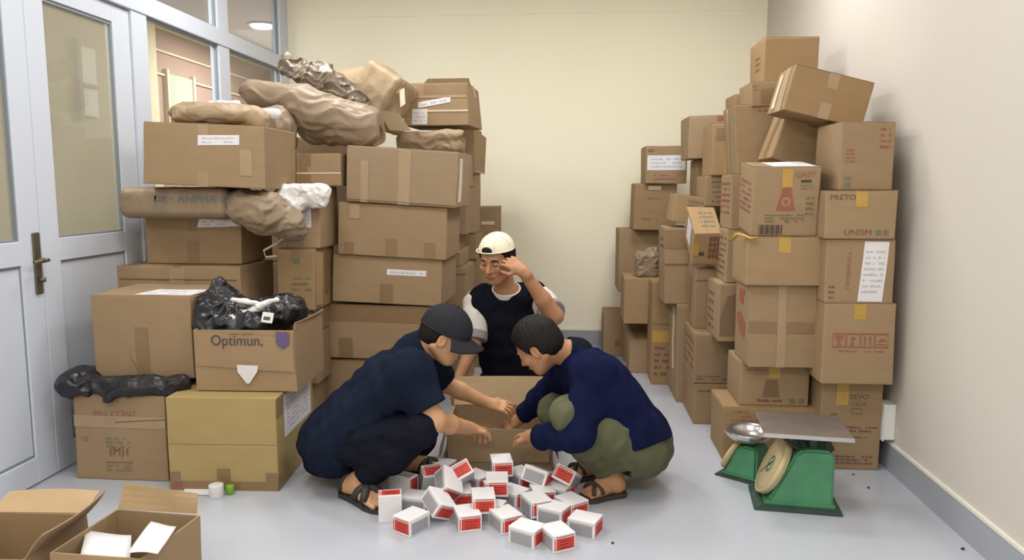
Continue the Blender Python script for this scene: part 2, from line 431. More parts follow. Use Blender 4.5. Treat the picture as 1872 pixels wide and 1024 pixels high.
def slab_on(w, d, h, face, u0, v0, u1, v1, off, th, df, name, m, parent, nu=5, nv=5, sk=(0, 0, 0, 0)):
    """A thin plate on one face of a carton: a flap, a tape strip, a paper. sk moves the corners for crooked pieces."""
    pts = []
    for layer in (off, off + th):
        for j in range(nv + 1):
            for i in range(nu + 1):
                a, b = i / nu, j / nv
                u = u0 + (u1 - u0) * a + sk[0] * b + sk[2] * a * b; v = v0 + (v1 - v0) * b + sk[1] * a + sk[3] * a * b
                p = df(facept(w, d, h, face, u, v, 0))
                e = 1e-4
                n = {'F': Vector((0, -1, 0)), 'R': Vector((1, 0, 0)), 'L': Vector((-1, 0, 0)), 'T': Vector((0, 0, 1))}[face]
                pts.append(p + n * layer)
    N = (nu + 1) * (nv + 1); fs = []
    ix = lambda l, i, j: l * N + j * (nu + 1) + i
    for j in range(nv):
        for i in range(nu):
            fs.append((ix(1, i, j), ix(1, i + 1, j), ix(1, i + 1, j + 1), ix(1, i, j + 1)))
            fs.append((ix(0, i, j + 1), ix(0, i + 1, j + 1), ix(0, i + 1, j), ix(0, i, j)))
    for i in range(nu):
        fs.append((ix(0, i, 0), ix(0, i + 1, 0), ix(1, i + 1, 0), ix(1, i, 0))); fs.append((ix(0, i + 1, nv), ix(0, i, nv), ix(1, i, nv), ix(1, i + 1, nv)))
    for j in range(nv):
        fs.append((ix(0, 0, j + 1), ix(0, 0, j), ix(1, 0, j), ix(1, 0, j + 1))); fs.append((ix(0, nu, j), ix(0, nu, j + 1), ix(1, nu, j + 1), ix(1, nu, j)))
    return mesh(name, pts, fs, m, parent)

_txt = {}
def text_geo(s):
    if s not in _txt:
        c = bpy.data.curves.new('lettering', 'FONT'); c.body = s; c.resolution_u = 3
        o = bpy.data.objects.new('lettering', c); COL.objects.link(o)
        dg = bpy.context.evaluated_depsgraph_get()
        me = bpy.data.meshes.new_from_object(o.evaluated_get(dg))
        vs = np.array([v.co[:] for v in me.vertices]); fs = [tuple(p.vertices) for p in me.polygons]
        bpy.data.objects.remove(o); bpy.data.meshes.remove(me)
        lo, hi = vs.min(0), vs.max(0)
        _txt[s] = ((vs - lo) / (hi - lo).max(), fs, (hi - lo) / (hi - lo).max())
    return _txt[s]
def print_text(w, d, h, face, s, u0, v0, wd, m, df, parent, off, turn=0, squash=None, name='lettering'):
    """Lettering wd metres long from u0, v0 on a face; turn=1 reads downwards."""
    vs, fs, sz = text_geo(s)
    W, H = facesize(w, d, h, face)
    pts = []
    n = {'F': Vector((0, -1, 0)), 'R': Vector((1, 0, 0)), 'L': Vector((-1, 0, 0)), 'T': Vector((0, 0, 1))}[face]
    sc = wd / sz[0]
    for x, y, _ in vs:
        y = y * (squash if squash else 1)
        a, b = (x * sc, y * sc) if not turn else (y * sc, -x * sc)
        pts.append(df(facept(w, d, h, face, u0 + a / W, v0 + b / H, 0)) + n * off)
    return mesh(name, pts, fs, m, parent)
def print_poly(w, d, h, face, polys, m, df, parent, off, name='printed_mark', thick=0.0006):
    """Flat printed shapes: a list of polygons in face fractions, as one print."""
    n = {'F': Vector((0, -1, 0)), 'R': Vector((1, 0, 0)), 'L': Vector((-1, 0, 0)), 'T': Vector((0, 0, 1))}[face]
    vs, fs = [], []
    for poly in polys:
        k = len(vs)
        for u, v in poly: vs.append(df(facept(w, d, h, face, u, v, 0)) + n * off)
        fs.append(tuple(range(k, k + len(poly))))
    return mesh(name, vs, fs, m, parent)
def rect(u0, v0, u1, v1): return [(u0, v0), (u1, v0), (u1, v1), (u0, v1)]
def frame_polys(u0, v0, u1, v1, t, tv=None):
    tv = tv or t
    return [rect(u0, v0, u1, v0 + tv), rect(u0, v1 - tv, u1, v1), rect(u0, v0 + tv, u0 + t, v1 - tv), rect(u1 - t, v0 + tv, u1, v1 - tv)]
def scribble(u0, v0, u1, v1, rows, rng, fill=0.8):
    """Rows of small strokes: print too small to read in the photograph."""
    out = []; rh = (v1 - v0) / rows
    for r in range(rows):
        u = u0; vv = v1 - (r + 0.75) * rh
        while u < u1 - 0.01 * (u1 - u0):
            L = (u1 - u0) * rng.uniform(0.04, 0.13)
            e = min(u + L, u1)
            if rng.random() < fill: out.append(rect(u, vv, e, vv + rh * rng.uniform(0.3, 0.5)))
            u = e + (u1 - u0) * 0.025
    return out

def set_tone(o, tone, sat):
    o['tone'] = tone; o['satur'] = sat
    for c in o.children: set_tone(c, tone, sat)

class Carton: pass
NC = [0]
def carton(label, px=None, Y=None, d=0.4, z0=None, yb=None, yaw=0.0, roll=0.0, pitch=0.0, tone=0.0, sat=0.0, seam='y', tape='tape', dec=(),
           amt=0.004, size=None, at=None, group=None, lift=True, name='cardboard_carton', open_top=None, m='card', low=None):
    """A closed carton whose front face spans px = (x0, x1, ytop) at distance Y. low: the bottom pixel row when it differs from the rest height z0."""
    NC[0] += 1
    rng = random.Random(NC[0] * 77 + 5)
    ya = math.radians(yaw); ex = Vector((math.cos(ya), math.sin(ya), 0)); ey = Vector((-ex.y, ex.x, 0))
    if at is None:
        x0, x1, yt = px
        P = J((x0 + x1) / 2, yt, Y)
        def hit(x):
            r = ray(x, yt); t = (P - CC).dot(ey) / r.dot(ey); return CC + r * t
        A, B = hit(x0), hit(x1)
        wd = (B - A).length
        if z0 is None: z0 = J((x0 + x1) / 2, yb, Y).z
        h = P.z - z0
        base = (A + B) / 2 + ey * (d / 2)
    else:
        wd, d, h = size; base = Vector(at)
        if z0 is None: z0 = base.z
    if size is not None and at is None:
        wd = size[0] or wd; d = size[1] or d; h = size[2] or h
    rot = Matrix.Rotation(ya, 3, 'Z') @ Matrix.Rotation(math.radians(roll), 3, 'Y') @ Matrix.Rotation(math.radians(pitch), 3, 'X')
    zl = 0
    if lift:
        zl = -min((rot @ Vector((sx * wd / 2, sy * d / 2, 0))).z for sx in (-1, 1) for sy in (-1, 1))
    root = thing(name, label, 'carton', (base.x, base.y, z0 + zl), rot.to_euler(), group)
    C = Carton(); C.root, C.w, C.d, C.h, C.base, C.rot = root, wd, d, h, base, rot
    C.top = z0 + zl + h + 0.003; C.z0 = z0
    df = Deform(wd, d, h, rng, amt); C.df = df
    grid_box(wd, d, h, 0.004, df, 'body', M[m], root)
    FO = {'F': 0.0, 'R': 0.0, 'L': 0.0, 'T': 0.0}
    ft = 0.0028
    def sl(face, a, b, c, e, nm, mm, off=None, th=0.0006, nu=5, nv=5, sk=(0, 0, 0, 0), par=None):
        o = FO[face] + 0.0005 if off is None else off
        return slab_on(wd, d, h, face, a, b, c, e, o, th, df, nm, M[mm], par or root, nu, nv, sk)
    C.sl = sl
    if seam == 'y':                                        # flaps meet along the line away from the viewer
        sl('T', .004, .004, .497, .996, 'flap', m, 0.0002, ft); sl('T', .503, .004, .996, .996, 'flap', m, 0.0002, ft); FO['T'] = 0.003
        if tape:
            t = 0.026 / wd
            sl('T', .5 - t, .004, .5 + t, .996, 'tape', tape)
            sl('F', .5 - t, 1 - 0.07 / h, .5 + t, .998, 'tape', tape, nu=2)
            if tape != 'yellow': sl('F', .5 - t, .004, .5 + t, 0.075 / h, 'tape', tape, nu=2)
    elif seam == 'x':
        sl('T', .004, .004, .996, .497, 'flap', m, 0.0002, ft); sl('T', .004, .503, .996, .996, 'flap', m, 0.0002, ft); FO['T'] = 0.003
        if tape:
            t = 0.026 / d
            sl('T', .004, .5 - t, .996, .5 + t, 'tape', tape)
            sl('L', .5 - t, 1 - 0.07 / h, .5 + t, .998, 'tape', tape, nu=2); sl('R', .5 - t, 1 - 0.07 / h, .5 + t, .998, 'tape', tape, nu=2)
    elif seam == 'Fh':
        sl('F', .004, .004, .996, .497, 'flap', m, 0.0002, ft); sl('F', .004, .503, .996, .996, 'flap', m, 0.0002, ft); FO['F'] = 0.003
    elif seam == 'Fv':
        sl('F', .004, .004, .497, .996, 'flap', m, 0.0002, ft); sl('F', .503, .004, .996, .996, 'flap', m, 0.0002, ft); FO['F'] = 0.003
        if tape:
            t = 0.026 / wd; sl('F', .5 - t, .004, .5 + t, .996, 'tape', tape)
    lay = {}
    for q in dec:
        k = q[0]; face = q[1]
        lay[face] = lay.get(face, 0) + 1
        off = FO[face] + 0.0012 + 0.0002 * lay[face]
        if k in ('tape', 'clear', 'yellow', 'strap', 'paper', 'crease', 'plastic'):
            nm = {'tape': 'tape', 'clear': 'clear_tape', 'yellow': 'yellow_tape', 'strap': 'packing_strap', 'paper': 'paper_label', 'crease': 'crease', 'plastic': 'plastic_label'}[k]
            _, _, a, b, c, e = q[:6]; sk = q[6] if len(q) > 6 else (0, 0, 0, 0)
            o = sl(face, a, b, c, e, nm, k, off, 0.0006 if k != 'strap' else 0.0012, 5, 4, sk)
            if k == 'paper':
                def mp(u, v):
                    return (a + (c - a) * u + sk[0] * v, b + (e - b) * v + sk[1] * u)
                polys = [[mp(*p) for p in r] for r in scribble(.1, .12, .9, .88, q[7] if len(q) > 7 else 3, rng, .75)]
                print_poly(wd, d, h, face, polys, M['ink'], df, o, off + 0.0009, 'writing')['kind'] = 'stuff'
        elif k == 'text':
            _, _, s, u, v, L, mm = q[:7]
            print_text(wd, d, h, face, s, u, v, L, M[mm], df, root, off, q[7] if len(q) > 7 else 0, q[8] if len(q) > 8 else None)
        elif k == 'poly':
            print_poly(wd, d, h, face, q[2], M[q[3]], df, root, off, q[4] if len(q) > 4 else 'printed_mark')
        elif k == 'lines':
            _, _, a, b, c, e, rows, mm = q[:8]
            print_poly(wd, d, h, face, scribble(a, b, c, e, rows, rng), M[mm], df, root, off, 'small_print')['kind'] = 'stuff'
    root.rotation_euler = rot.to_euler()
    set_tone(root, tone + rng.uniform(-0.03, 0.03), sat)
    return C

def open_carton(label, wd, d, h, at, yaw=0.0, flaps=None, tone=0.0, sat=0.0, name='open_cardboard_carton', amt=0.006, group=None, dec=(), t=0.006):
    """A carton without its lid closed: five walls and up to four folded flaps, flaps = {side: (angle, reach)}; angle 90 stands up, 180 lies outwards, 240 hangs."""
    NC[0] += 1
    rng = random.Random(NC[0] * 77 + 5)
    root = thing(name, label, 'carton', at, (0, 0, math.radians(yaw)), group)
    df = Deform(wd, d, h, rng, amt)
    bm = bmesh.new()
    def ring(w2, d2, z): return [bm.verts.new(df((sx * w2, sy * d2, z))) for sx, sy in ((-1, -1), (1, -1), (1, 1), (-1, 1))]
    a, b = ring(wd / 2, d / 2, 0), ring(wd / 2, d / 2, h)
    c, e = ring(wd / 2 - t, d / 2 - t, h), ring(wd / 2 - t, d / 2 - t, t)
    bm.faces.new(a[::-1]); bm.faces.new(e)
    for i in range(4):
        k = (i + 1) % 4
        bm.faces.new((a[i], a[k], b[k], b[i])); bm.faces.new((b[i], b[k], c[k], c[i])); bm.faces.new((c[i], c[k], e[k], e[i]))
    bmesh.ops.subdivide_edges(bm, edges=bm.edges[:], cuts=2, use_grid_fill=True)
    from_bm('body', bm, M['card'], root)
    for side, spec in (flaps or {}).items():
        ang, reach = spec[:2]
        skew = spec[2] if len(spec) > 2 else 0.0
        ar = math.radians(ang)
        if side in 'FB':
            L = wd - 0.012; y = (-d / 2 + t / 2) * (1 if side == 'F' else -1); s = 1 if side == 'F' else -1
            org, along, out = Vector((0, y, h)), Vector((1, 0, 0)), Vector((0, s, 0))
        else:
            L = d - 0.012; x = (-wd / 2 + t / 2) * (1 if side == 'L' else -1); s = 1 if side == 'L' else -1
            org, along, out = Vector((x, 0, h)), Vector((0, 1, 0)), Vector((s, 0, 0))
        dirv = out * math.cos(ar) + Vector((0, 0, 1)) * math.sin(ar)
        nrm = along.cross(dirv).normalized()
        vs, fs = [], []
        NU, NV = 6, 4
        for l in (-1, 1):
            for j in range(NV + 1):
                for i in range(NU + 1):
                    u, v = i / NU - .5, j / NV
                    p = org + along * (u * L * (1 - 0.03 * v)) + dirv * (reach * v * (1 + skew * u) + 0.001) + nrm * (l * 0.002 + 0.012 * math.sin(3 * u + 1.3 * v) * v)
                    vs.append(p)
        N = (NU + 1) * (NV + 1); ix = lambda l, i, j: l * N + j * (NU + 1) + i
        for j in range(NV):
            for i in range(NU):
                fs.append((ix(1, i, j), ix(1, i + 1, j), ix(1, i + 1, j + 1), ix(1, i, j + 1))); fs.append((ix(0, i, j + 1), ix(0, i + 1, j + 1), ix(0, i + 1, j), ix(0, i, j)))
        for i in range(NU):
            fs.append((ix(0, i, 0), ix(0, i + 1, 0), ix(1, i + 1, 0), ix(1, i, 0))); fs.append((ix(0, i + 1, NV), ix(0, i, NV), ix(1, i, NV), ix(1, i + 1, NV)))
        for j in range(NV):
            fs.append((ix(0, 0, j + 1), ix(0, 0, j), ix(1, 0, j), ix(1, 0, j + 1))); fs.append((ix(0, NU, j), ix(0, NU, j + 1), ix(1, NU, j + 1), ix(1, NU, j)))
        mesh('flap', vs, fs, M['card_in' if side == 'B' else 'card'], root)
    for q in dec:
        off = 0.0075
        if q[0] == 'text': print_text(wd, d, h, q[1], q[2], q[3], q[4], q[5], M[q[6]], df, root, off, 0, q[7] if len(q) > 7 else None)
        elif q[0] == 'poly': print_poly(wd, d, h, q[1], q[2], M[q[3]], df, root, off, q[4] if len(q) > 4 else 'printed_mark')
        else: slab_on(wd, d, h, q[1], *q[2:6], 0.0026, 0.0010, df, {'tape': 'tape', 'paper': 'torn_paper', 'crease': 'crease', 'card': 'front_panel'}.get(q[0], q[0]), M[q[0]], root, 5, 4, q[6] if len(q) > 6 else (0, 0, 0, 0))
    set_tone(root, tone, sat)
    C = Carton(); C.root, C.w, C.d, C.h, C.top = root, wd, d, h, at[2] + h
    C.df = df
    return C
# ------------------------------------------------------------------ soft shapes: distance fields turned into meshes
class Field:
    def __init__(s, lo, hi, h):
        s.h = h; s.lo = np.array(lo, float)
        s.n = (np.ceil((np.array(hi, float) - s.lo) / h).astype(int) + 1)
        s.f = np.full(tuple(s.n), 1.0, np.float32)
        s.ax = [(s.lo[i] + h * np.arange(s.n[i])).astype(np.float32) for i in range(3)]
    def _reg(s, lo, hi):
        a = np.clip(np.floor((np.array(lo) - s.lo) / s.h).astype(int), 0, s.n); b = np.clip(np.ceil((np.array(hi) - s.lo) / s.h).astype(int) + 1, 0, s.n)
        sl = tuple(slice(a[i], b[i]) for i in range(3))
        P = [s.ax[0][sl[0]][:, None, None], s.ax[1][sl[1]][None, :, None], s.ax[2][sl[2]][None, None, :]]
        return sl, P
    def _put(s, sl, dd, k, mode):
        f = s.f[sl]
        if f.size == 0: return
        if mode == 'add':
            if k > 0:
                hh = np.maximum(k - np.abs(f - dd), 0) / k
                s.f[sl] = np.minimum(f, dd) - hh * hh * k * 0.25
            else: s.f[sl] = np.minimum(f, dd)
        else:
            dd = -dd
            hh = np.maximum(k - np.abs(f - dd), 0) / max(k, 1e-6)
            s.f[sl] = np.maximum(f, dd) + hh * hh * k * 0.25
    def cap(s, a, b, ra, rb=None, k=0.02, mode='add'):
        a = np.array(a, float); b = np.array(b, float); rb = ra if rb is None else rb
        m = max(ra, rb) + k + 3 * s.h
        sl, P = s._reg(np.minimum(a, b) - m, np.maximum(a, b) + m)
        ba = b - a; L2 = max(float(ba @ ba), 1e-12)
        t = np.clip(((P[0] - a[0]) * ba[0] + (P[1] - a[1]) * ba[1] + (P[2] - a[2]) * ba[2]) / L2, 0, 1)
        dd = np.sqrt((P[0] - a[0] - t * ba[0]) ** 2 + (P[1] - a[1] - t * ba[1]) ** 2 + (P[2] - a[2] - t * ba[2]) ** 2) - (ra + (rb - ra) * t)
        s._put(sl, dd, k, mode)
    def chain(s, pts, rs, k=0.02):
        for i in range(len(pts) - 1): s.cap(pts[i], pts[i + 1], rs[i], rs[i + 1], k)
    def ell(s, c, r, Mx=None, k=0.02, mode='add'):
        c = np.array(c, float); r = np.array(r, float)
        m = r.max() + k + 3 * s.h
        sl, P = s._reg(c - m, c + m)
        X, Y, Z = P[0] - c[0], P[1] - c[1], P[2] - c[2]
        if Mx is not None:
            A = np.array(Mx)                                  # columns = axes
            X, Y, Z = [X * A[0, i] + Y * A[1, i] + Z * A[2, i] for i in range(3)]
        k0 = np.sqrt((X / r[0]) ** 2 + (Y / r[1]) ** 2 + (Z / r[2]) ** 2)
        k1 = np.sqrt((X / r[0] ** 2) ** 2 + (Y / r[1] ** 2) ** 2 + (Z / r[2] ** 2) ** 2) + 1e-9
        s._put(sl, k0 * (k0 - 1) / k1, k, mode)
    def rbox(s, c, half, r, Mx=None, k=0.02, mode='add'):
        c = np.array(c, float); half = np.array(half, float)
        m = np.linalg.norm(half) + r + k + 3 * s.h
        sl, P = s._reg(c - m, c + m)
        X, Y, Z = P[0] - c[0], P[1] - c[1], P[2] - c[2]
        if Mx is not None:
            A = np.array(Mx)
            X, Y, Z = [X * A[0, i] + Y * A[1, i] + Z * A[2, i] for i in range(3)]
        qx, qy, qz = np.abs(X) - half[0], np.abs(Y) - half[1], np.abs(Z) - half[2]
        dd = np.sqrt(np.maximum(qx, 0) ** 2 + np.maximum(qy, 0) ** 2 + np.maximum(qz, 0) ** 2) + np.minimum(np.maximum(qx, np.maximum(qy, qz)), 0) - r
        s._put(sl, dd, k, mode)
    def cut(s, p, n, k=0.004, lo=None, hi=None):
        """Keep the side away from n."""
        n = np.array(n, float); n /= np.linalg.norm(n); p = np.array(p, float)
        sl, P = s._reg(s.lo if lo is None else lo, (s.lo + s.h * s.n) if hi is None else hi)
        dd = (P[0] - p[0]) * n[0] + (P[1] - p[1]) * n[1] + (P[2] - p[2]) * n[2]
        s._put(sl, -dd, k, 'sub')
    def ripple(s, fn):
        """Add fn(x, y, z) to the field near the surface."""
        idx = np.nonzero(np.abs(s.f) < 0.045)
        p = [s.ax[i][idx[i]] for i in range(3)]
        s.f[idx] += fn(*p).astype(np.float32)
    def mesh(s, name, m, parent=None, origin=(0, 0, 0), smooth_it=1, keep=None):
        f = s.f
        f[0], f[-1], f[:, 0], f[:, -1], f[:, :, 0], f[:, :, -1] = (np.maximum(q, 0.01) for q in (f[0], f[-1], f[:, 0], f[:, -1], f[:, :, 0], f[:, :, -1]))
        ins = f < 0
        nx, ny, nz = ins.shape
        cnt = np.zeros((nx - 1, ny - 1, nz - 1), np.uint8)
        corners = [(i, j, k) for i in (0, 1) for j in (0, 1) for k in (0, 1)]
        for i, j, k in corners: cnt += ins[i:nx - 1 + i, j:ny - 1 + j, k:nz - 1 + k]
        A = np.argwhere((cnt > 0) & (cnt < 8))
        ids = np.full(cnt.shape, -1, np.int32); ids[A[:, 0], A[:, 1], A[:, 2]] = np.arange(len(A))
        val = {c: f[A[:, 0] + c[0], A[:, 1] + c[1], A[:, 2] + c[2]] for c in corners}
        acc = np.zeros((len(A), 3)); num = np.zeros(len(A))
        for c in corners:
            for ax in range(3):
                if c[ax] == 0:
                    e = list(c); e[ax] = 1; e = tuple(e)
                    v0, v1 = val[c], val[e]; cr = (v0 < 0) != (v1 < 0)
                    t = np.where(cr, v0 / np.where(cr, v0 - v1, 1), 0)
                    p = np.tile(np.array(c, float), (len(A), 1)); p[:, ax] = t
                    acc[cr] += p[cr]; num += cr
        V = s.lo + (A + acc / num[:, None]) * s.h
        quads = []
        for ax in range(3):
            sh = [slice(None)] * 3; sh2 = [slice(None)] * 3
            sh[ax] = slice(0, -1); sh2[ax] = slice(1, None)
            a, b = ins[tuple(sh)], ins[tuple(sh2)]
            E = np.argwhere(a != b); fl = a[E[:, 0], E[:, 1], E[:, 2]]
            o1, o2 = [i for i in range(3) if i != ax]
            ok = (E[:, o1] > 0) & (E[:, o2] > 0) & (E[:, o1] < ins.shape[o1] - 1) & (E[:, o2] < ins.shape[o2] - 1)
            E, fl = E[ok], fl[ok]
            def g(d1, d2):
                q = E.copy(); q[:, o1] -= d1; q[:, o2] -= d2
                return ids[q[:, 0], q[:, 1], q[:, 2]]
            Q = np.stack([g(1, 1), g(0, 1), g(0, 0), g(1, 0)], 1)
            if ax == 1: fl = ~fl
            Q[~fl] = Q[~fl][:, ::-1]
            quads.append(Q)
        Q = np.concatenate(quads); Q = Q[(Q >= 0).all(1)]
        for _ in range(smooth_it):                          # light Laplacian smoothing along the quad edges
            sm = np.zeros_like(V); ct = np.zeros(len(V))
            for a, b in ((0, 1), (1, 2), (2, 3), (3, 0)):
                np.add.at(sm, Q[:, a], V[Q[:, b]]); np.add.at(ct, Q[:, a], 1)
                np.add.at(sm, Q[:, b], V[Q[:, a]]); np.add.at(ct, Q[:, b], 1)
            V = V * 0.5 + 0.5 * sm / np.maximum(ct, 1)[:, None]
        V = V - np.array(origin)
        me = bpy.data.meshes.new(name)
        me.vertices.add(len(V)); me.vertices.foreach_set('co', V.astype(np.float32).ravel())
        me.loops.add(len(Q) * 4); me.loops.foreach_set('vertex_index', Q.astype(np.int32).ravel())
        me.polygons.add(len(Q)); me.polygons.foreach_set('loop_start', np.arange(0, len(Q) * 4, 4, dtype=np.int32))
        me.materials.append(m)
        me.update(calc_edges=True); me.validate()
        me.shade_smooth()
        return link(bpy.data.objects.new(name, me), parent)

def wrinkle(seed, amp, freq, ridges=True, aniso=(1, 1, 1)):
    freq = freq * 2.6
    amp = amp * 0.75
    r = np.random.RandomState(seed)
    ks = [(r.normal(size=3) * np.array(aniso) * freq * q, r.uniform(0, 6.28), r.normal(size=3) * freq * 0.6, r.uniform(0, 6.28)) for q in (0.6, 0.8, 1.0, 1.5, 2.1, 2.8)]
    def fn(x, y, z):
        o = 0
        for i, (k, ph, k2, p2) in enumerate(ks):
            a = k[0] * x + k[1] * y + k[2] * z + ph + 1.4 * np.sin(k2[0] * x + k2[1] * y + k2[2] * z + p2)
            v = (1 - 2 * np.abs(np.sin(a * 0.5))) if ridges else np.sin(a)
            o = o + v / (1 + 0.45 * i)
        return o * amp * 0.4
    return fn
def crumple(seed, amp, cell, aniso=(1, 1, 1), lo=None, hi=None):
    """Creases of crumpled paper or film: the borders of random cells at two sizes."""
    r = np.random.RandomState(seed)
    A = 1.0 / np.array(aniso, float)
    lo_, hi_ = np.array(lo) , np.array(hi)
    def fn(x, y, z):
        P = np.stack([x, y, z], 1).astype(float)
        P = P + 0.25 * cell * np.stack([np.sin(P[:, 1] * 3.1 / cell + 1), np.sin(P[:, 2] * 2.7 / cell + 2), np.sin(P[:, 0] * 2.9 / cell)], 1)
        out = 0
        for c_, a_ in ((cell, 1.0), (cell * 0.45, 0.4)):
            n = int(min(260, max(12, np.prod((hi_ - lo_) * A / c_))))
            pts = lo_ + r.rand(n, 3) * (hi_ - lo_)
            d1 = np.full(len(P), 9.0); d2 = np.full(len(P), 9.0)
            for q in pts:
                d = np.sqrt((((P - q) * A) ** 2).sum(1))
                m1 = d < d1
                d2 = np.where(m1, d1, np.minimum(d2, d)); d1 = np.where(m1, d, d1)
            e = np.minimum((d2 - d1) / (c_ * 0.9), 1.0)
            out = out + a_ * (e - 0.45)
        return out * amp
    return fn
def soft(name, label, cat, prims, m, lo, hi, h=0.009, amp=0.006, freq=18, seed=1, ridges=True, aniso=(1, 1, 1), base=None, cuts=(), group=None, single=True, part='wrapper', cell=None, sub=()):
    """A bag or bundle: blended rounded shapes with crumples. single: one mesh is the whole thing."""
    F = Field(lo, hi, h)
    for q in prims:
        if q[0] == 'cap': F.cap(*q[1:5], k=q[5] if len(q) > 5 else 0.03)
        elif q[0] == 'ell': F.ell(q[1], q[2], q[3] if len(q) > 3 else None, k=q[4] if len(q) > 4 else 0.03)
        elif q[0] == 'box': F.rbox(q[1], q[2], q[3], q[4] if len(q) > 4 else None, k=q[5] if len(q) > 5 else 0.02)
    for q in sub: F.cap(*q[1:5], k=0.01, mode='sub') if q[0] == 'cap' else None
    if cell: F.ripple(crumple(seed, amp, cell, aniso, lo, hi))
    elif amp: F.ripple(wrinkle(seed, amp, freq, ridges, aniso))
    for p, n in cuts: F.cut(p, n, 0.01)
    base = base or tuple((np.array(lo) + np.array(hi)) / 2)
    if single:
        o = F.mesh(name, m, None, base, 1 if not cell else 0)
        o.location = base
        return tag(o, label, cat, group)
    t = thing(name, label, cat, base, group=group)
    F.mesh(part, m, t, base, 1 if not cell else 0)
    return t
def axes(f, u=None):
    """Columns forward, side, up as a 3 x 3 array."""
    f = Vector(f).normalized(); u = Vector(u if u else (0, 0, 1))
    l = u.cross(f).normalized(); u = f.cross(l).normalized()
    return np.array([[f.x, l.x, u.x], [f.y, l.y, u.y], [f.z, l.z, u.z]])
# ------------------------------------------------------------------ the pile along the glass partition
HID = 'cartons buried inside the piles'
L1 = carton('worn carton with red and green print on the floor beside the door', (132, 300, 723), 3.2, .42, 0, tone=.0, tape=None, dec=[
    ('clear', 'F', .0, .62, 1, .76), ('text', 'F', 'MILL CCENT', .22, .745, .20, 'red', 0, 1.15), ('text', 'F', 'CE', .07, .45, .034, 'red'),
    ('lines', 'F', .34, .38, .60, .52, 3, 'green'), ('text', 'F', '(M)1', .38, .27, .085, 'dred'), ('poly', 'F', [rect(.33, .205, .63, .22)], 'brownp'),
    ('lines', 'F', .34, .10, .62, .19, 3, 'green'), ('crease', 'F', .45, .68, 1, .69, (0, .05, 0, 0))], amt=.006)
L2 = carton('yellowish carton lying on the floor with a flap seam across its front', (303, 505, 727), 3.12, .55, 0, yaw=3, tone=.0, m='card_y', seam='Fh', dec=[
    ('tape', 'F', 0, 0, 1, .10), ('tape', 'F', .01, 0, .10, .2), ('tape', 'F', .89, 0, .995, .2), ('tape', 'F', .44, .05, .56, .24), ('poly', 'F', [rect(.02, .01, .11, .10)], 'red'),
    ('paper', 'R', .18, .50, .92, .97, (.0, .0, 0, 0), 7), ('tape', 'R', .0, .78, .14, .99), ('tape', 'R', 0, 0, .1, .15)], amt=.007)
L3 = carton('plain square carton with a torn tape stub, on the black bag beside the door', (165, 347, 541), 3.3, .40, L1.top + .055, tone=.0, dec=[
    ('tape', 'F', .43, .02, .56, .62), ('crease', 'F', .36, .26, .44, .27, (0, -.18, 0, 0)), ('paper', 'T', .42, .05, .98, .5, (.05, .02, 0, 0), 2)], tape=None)
p = J(347, 603, 3.2); q = J(531, 603, 3.2)
L4w = q.x - p.x
L4 = open_carton('open carton lettered in dark blue, stuffed with black plastic bags, on the yellowish carton', L4w, .42, p.z - L2.top, ((p.x + q.x) / 2, p.y + .23, L2.top), yaw=2, tone=.02, flaps={'R': (100, .03)}, dec=[
    ('card', 'F', .01, .42, .99, .985, (0, -.10, 0, 0)), ('text', 'F', 'Optimun,', .18, .70, .235, 'navy', 1.1), ('poly', 'F', [rect(.36, .93, .47, .95), rect(.49, .93, .60, .95)], 'brownp'),
    ('poly', 'F', [[(.83, .98), (.96, .98), (.96, .78), (.895, .70), (.83, .78)]], 'violet'), ('poly', 'F', [[(.43, .44), (.64, .43), (.63, .33), (.54, .13), (.51, .13), (.43, .32)]], 'paper', 'torn_paper')])
L5b = carton('plain brown carton buried behind the square carton beside the door', (214, 440, 660), 3.83, .42, 0, tone=-.05, dec=[])
L5 = carton('wide plain carton with folded top edge, showing over the square carton beside the door', (212, 440, 487), 3.82, .42, L5b.top, tone=.02, dec=[('crease', 'F', .03, .86, .97, .872, (0, 0, 0, 0)), ('clear', 'F', .44, .5, .56, .99)], amt=.008)
L6 = carton('plain carton with a torn white strip along its top, below the lettered paper parcel', (265, 440, 399), 3.92, .42, L5.top, tone=.0, dec=[
    ('paper', 'F', .55, .80, .98, .98, (.02, .03, 0, -.05), 2), ('tape', 'F', .44, .05, .56, .5)])
zb = L6.top
pc, pe = J(252, 370, 3.90), J(436, 370, 3.90)
L7 = thing('paper_parcel', 'long brown paper parcel with blue lettering and a crumpled end', 'parcel', ((pc.x + pe.x) / 2, 3.92, zb))
F = Field((pc.x - .1, 3.6, zb - .03), (pe.x + .1, 4.25, zb + .24), .008)
hz = .078
F.rbox(((pc.x + pe.x) / 2, 3.92, zb + hz + .003), ((pe.x - pc.x) / 2 - .035, .15, hz - .045), .045)
F.ripple(wrinkle(3, .004, 16))
F.mesh('wrapper', M['kraft_d'], L7, L7.location)
F = Field((pe.x - .1, 3.55, zb - .18), (pe.x + .42, 4.1, zb + .24), .008)
a, b, c = J(445, 378, 3.8), J(488, 390, 3.78), J(530, 410, 3.80)
F.chain([a, b, c, J(545, 425, 3.82)], [.085, .095, .06, .03], .05)
F.ripple(crumple(5, .024, .08, (1.5, 1, .8), (pe.x - .1, 3.55, zb - .18), (pe.x + .42, 4.1, zb + .24)))
F.mesh('crumpled_end', M['kraft_d'], L7, L7.location, 0)
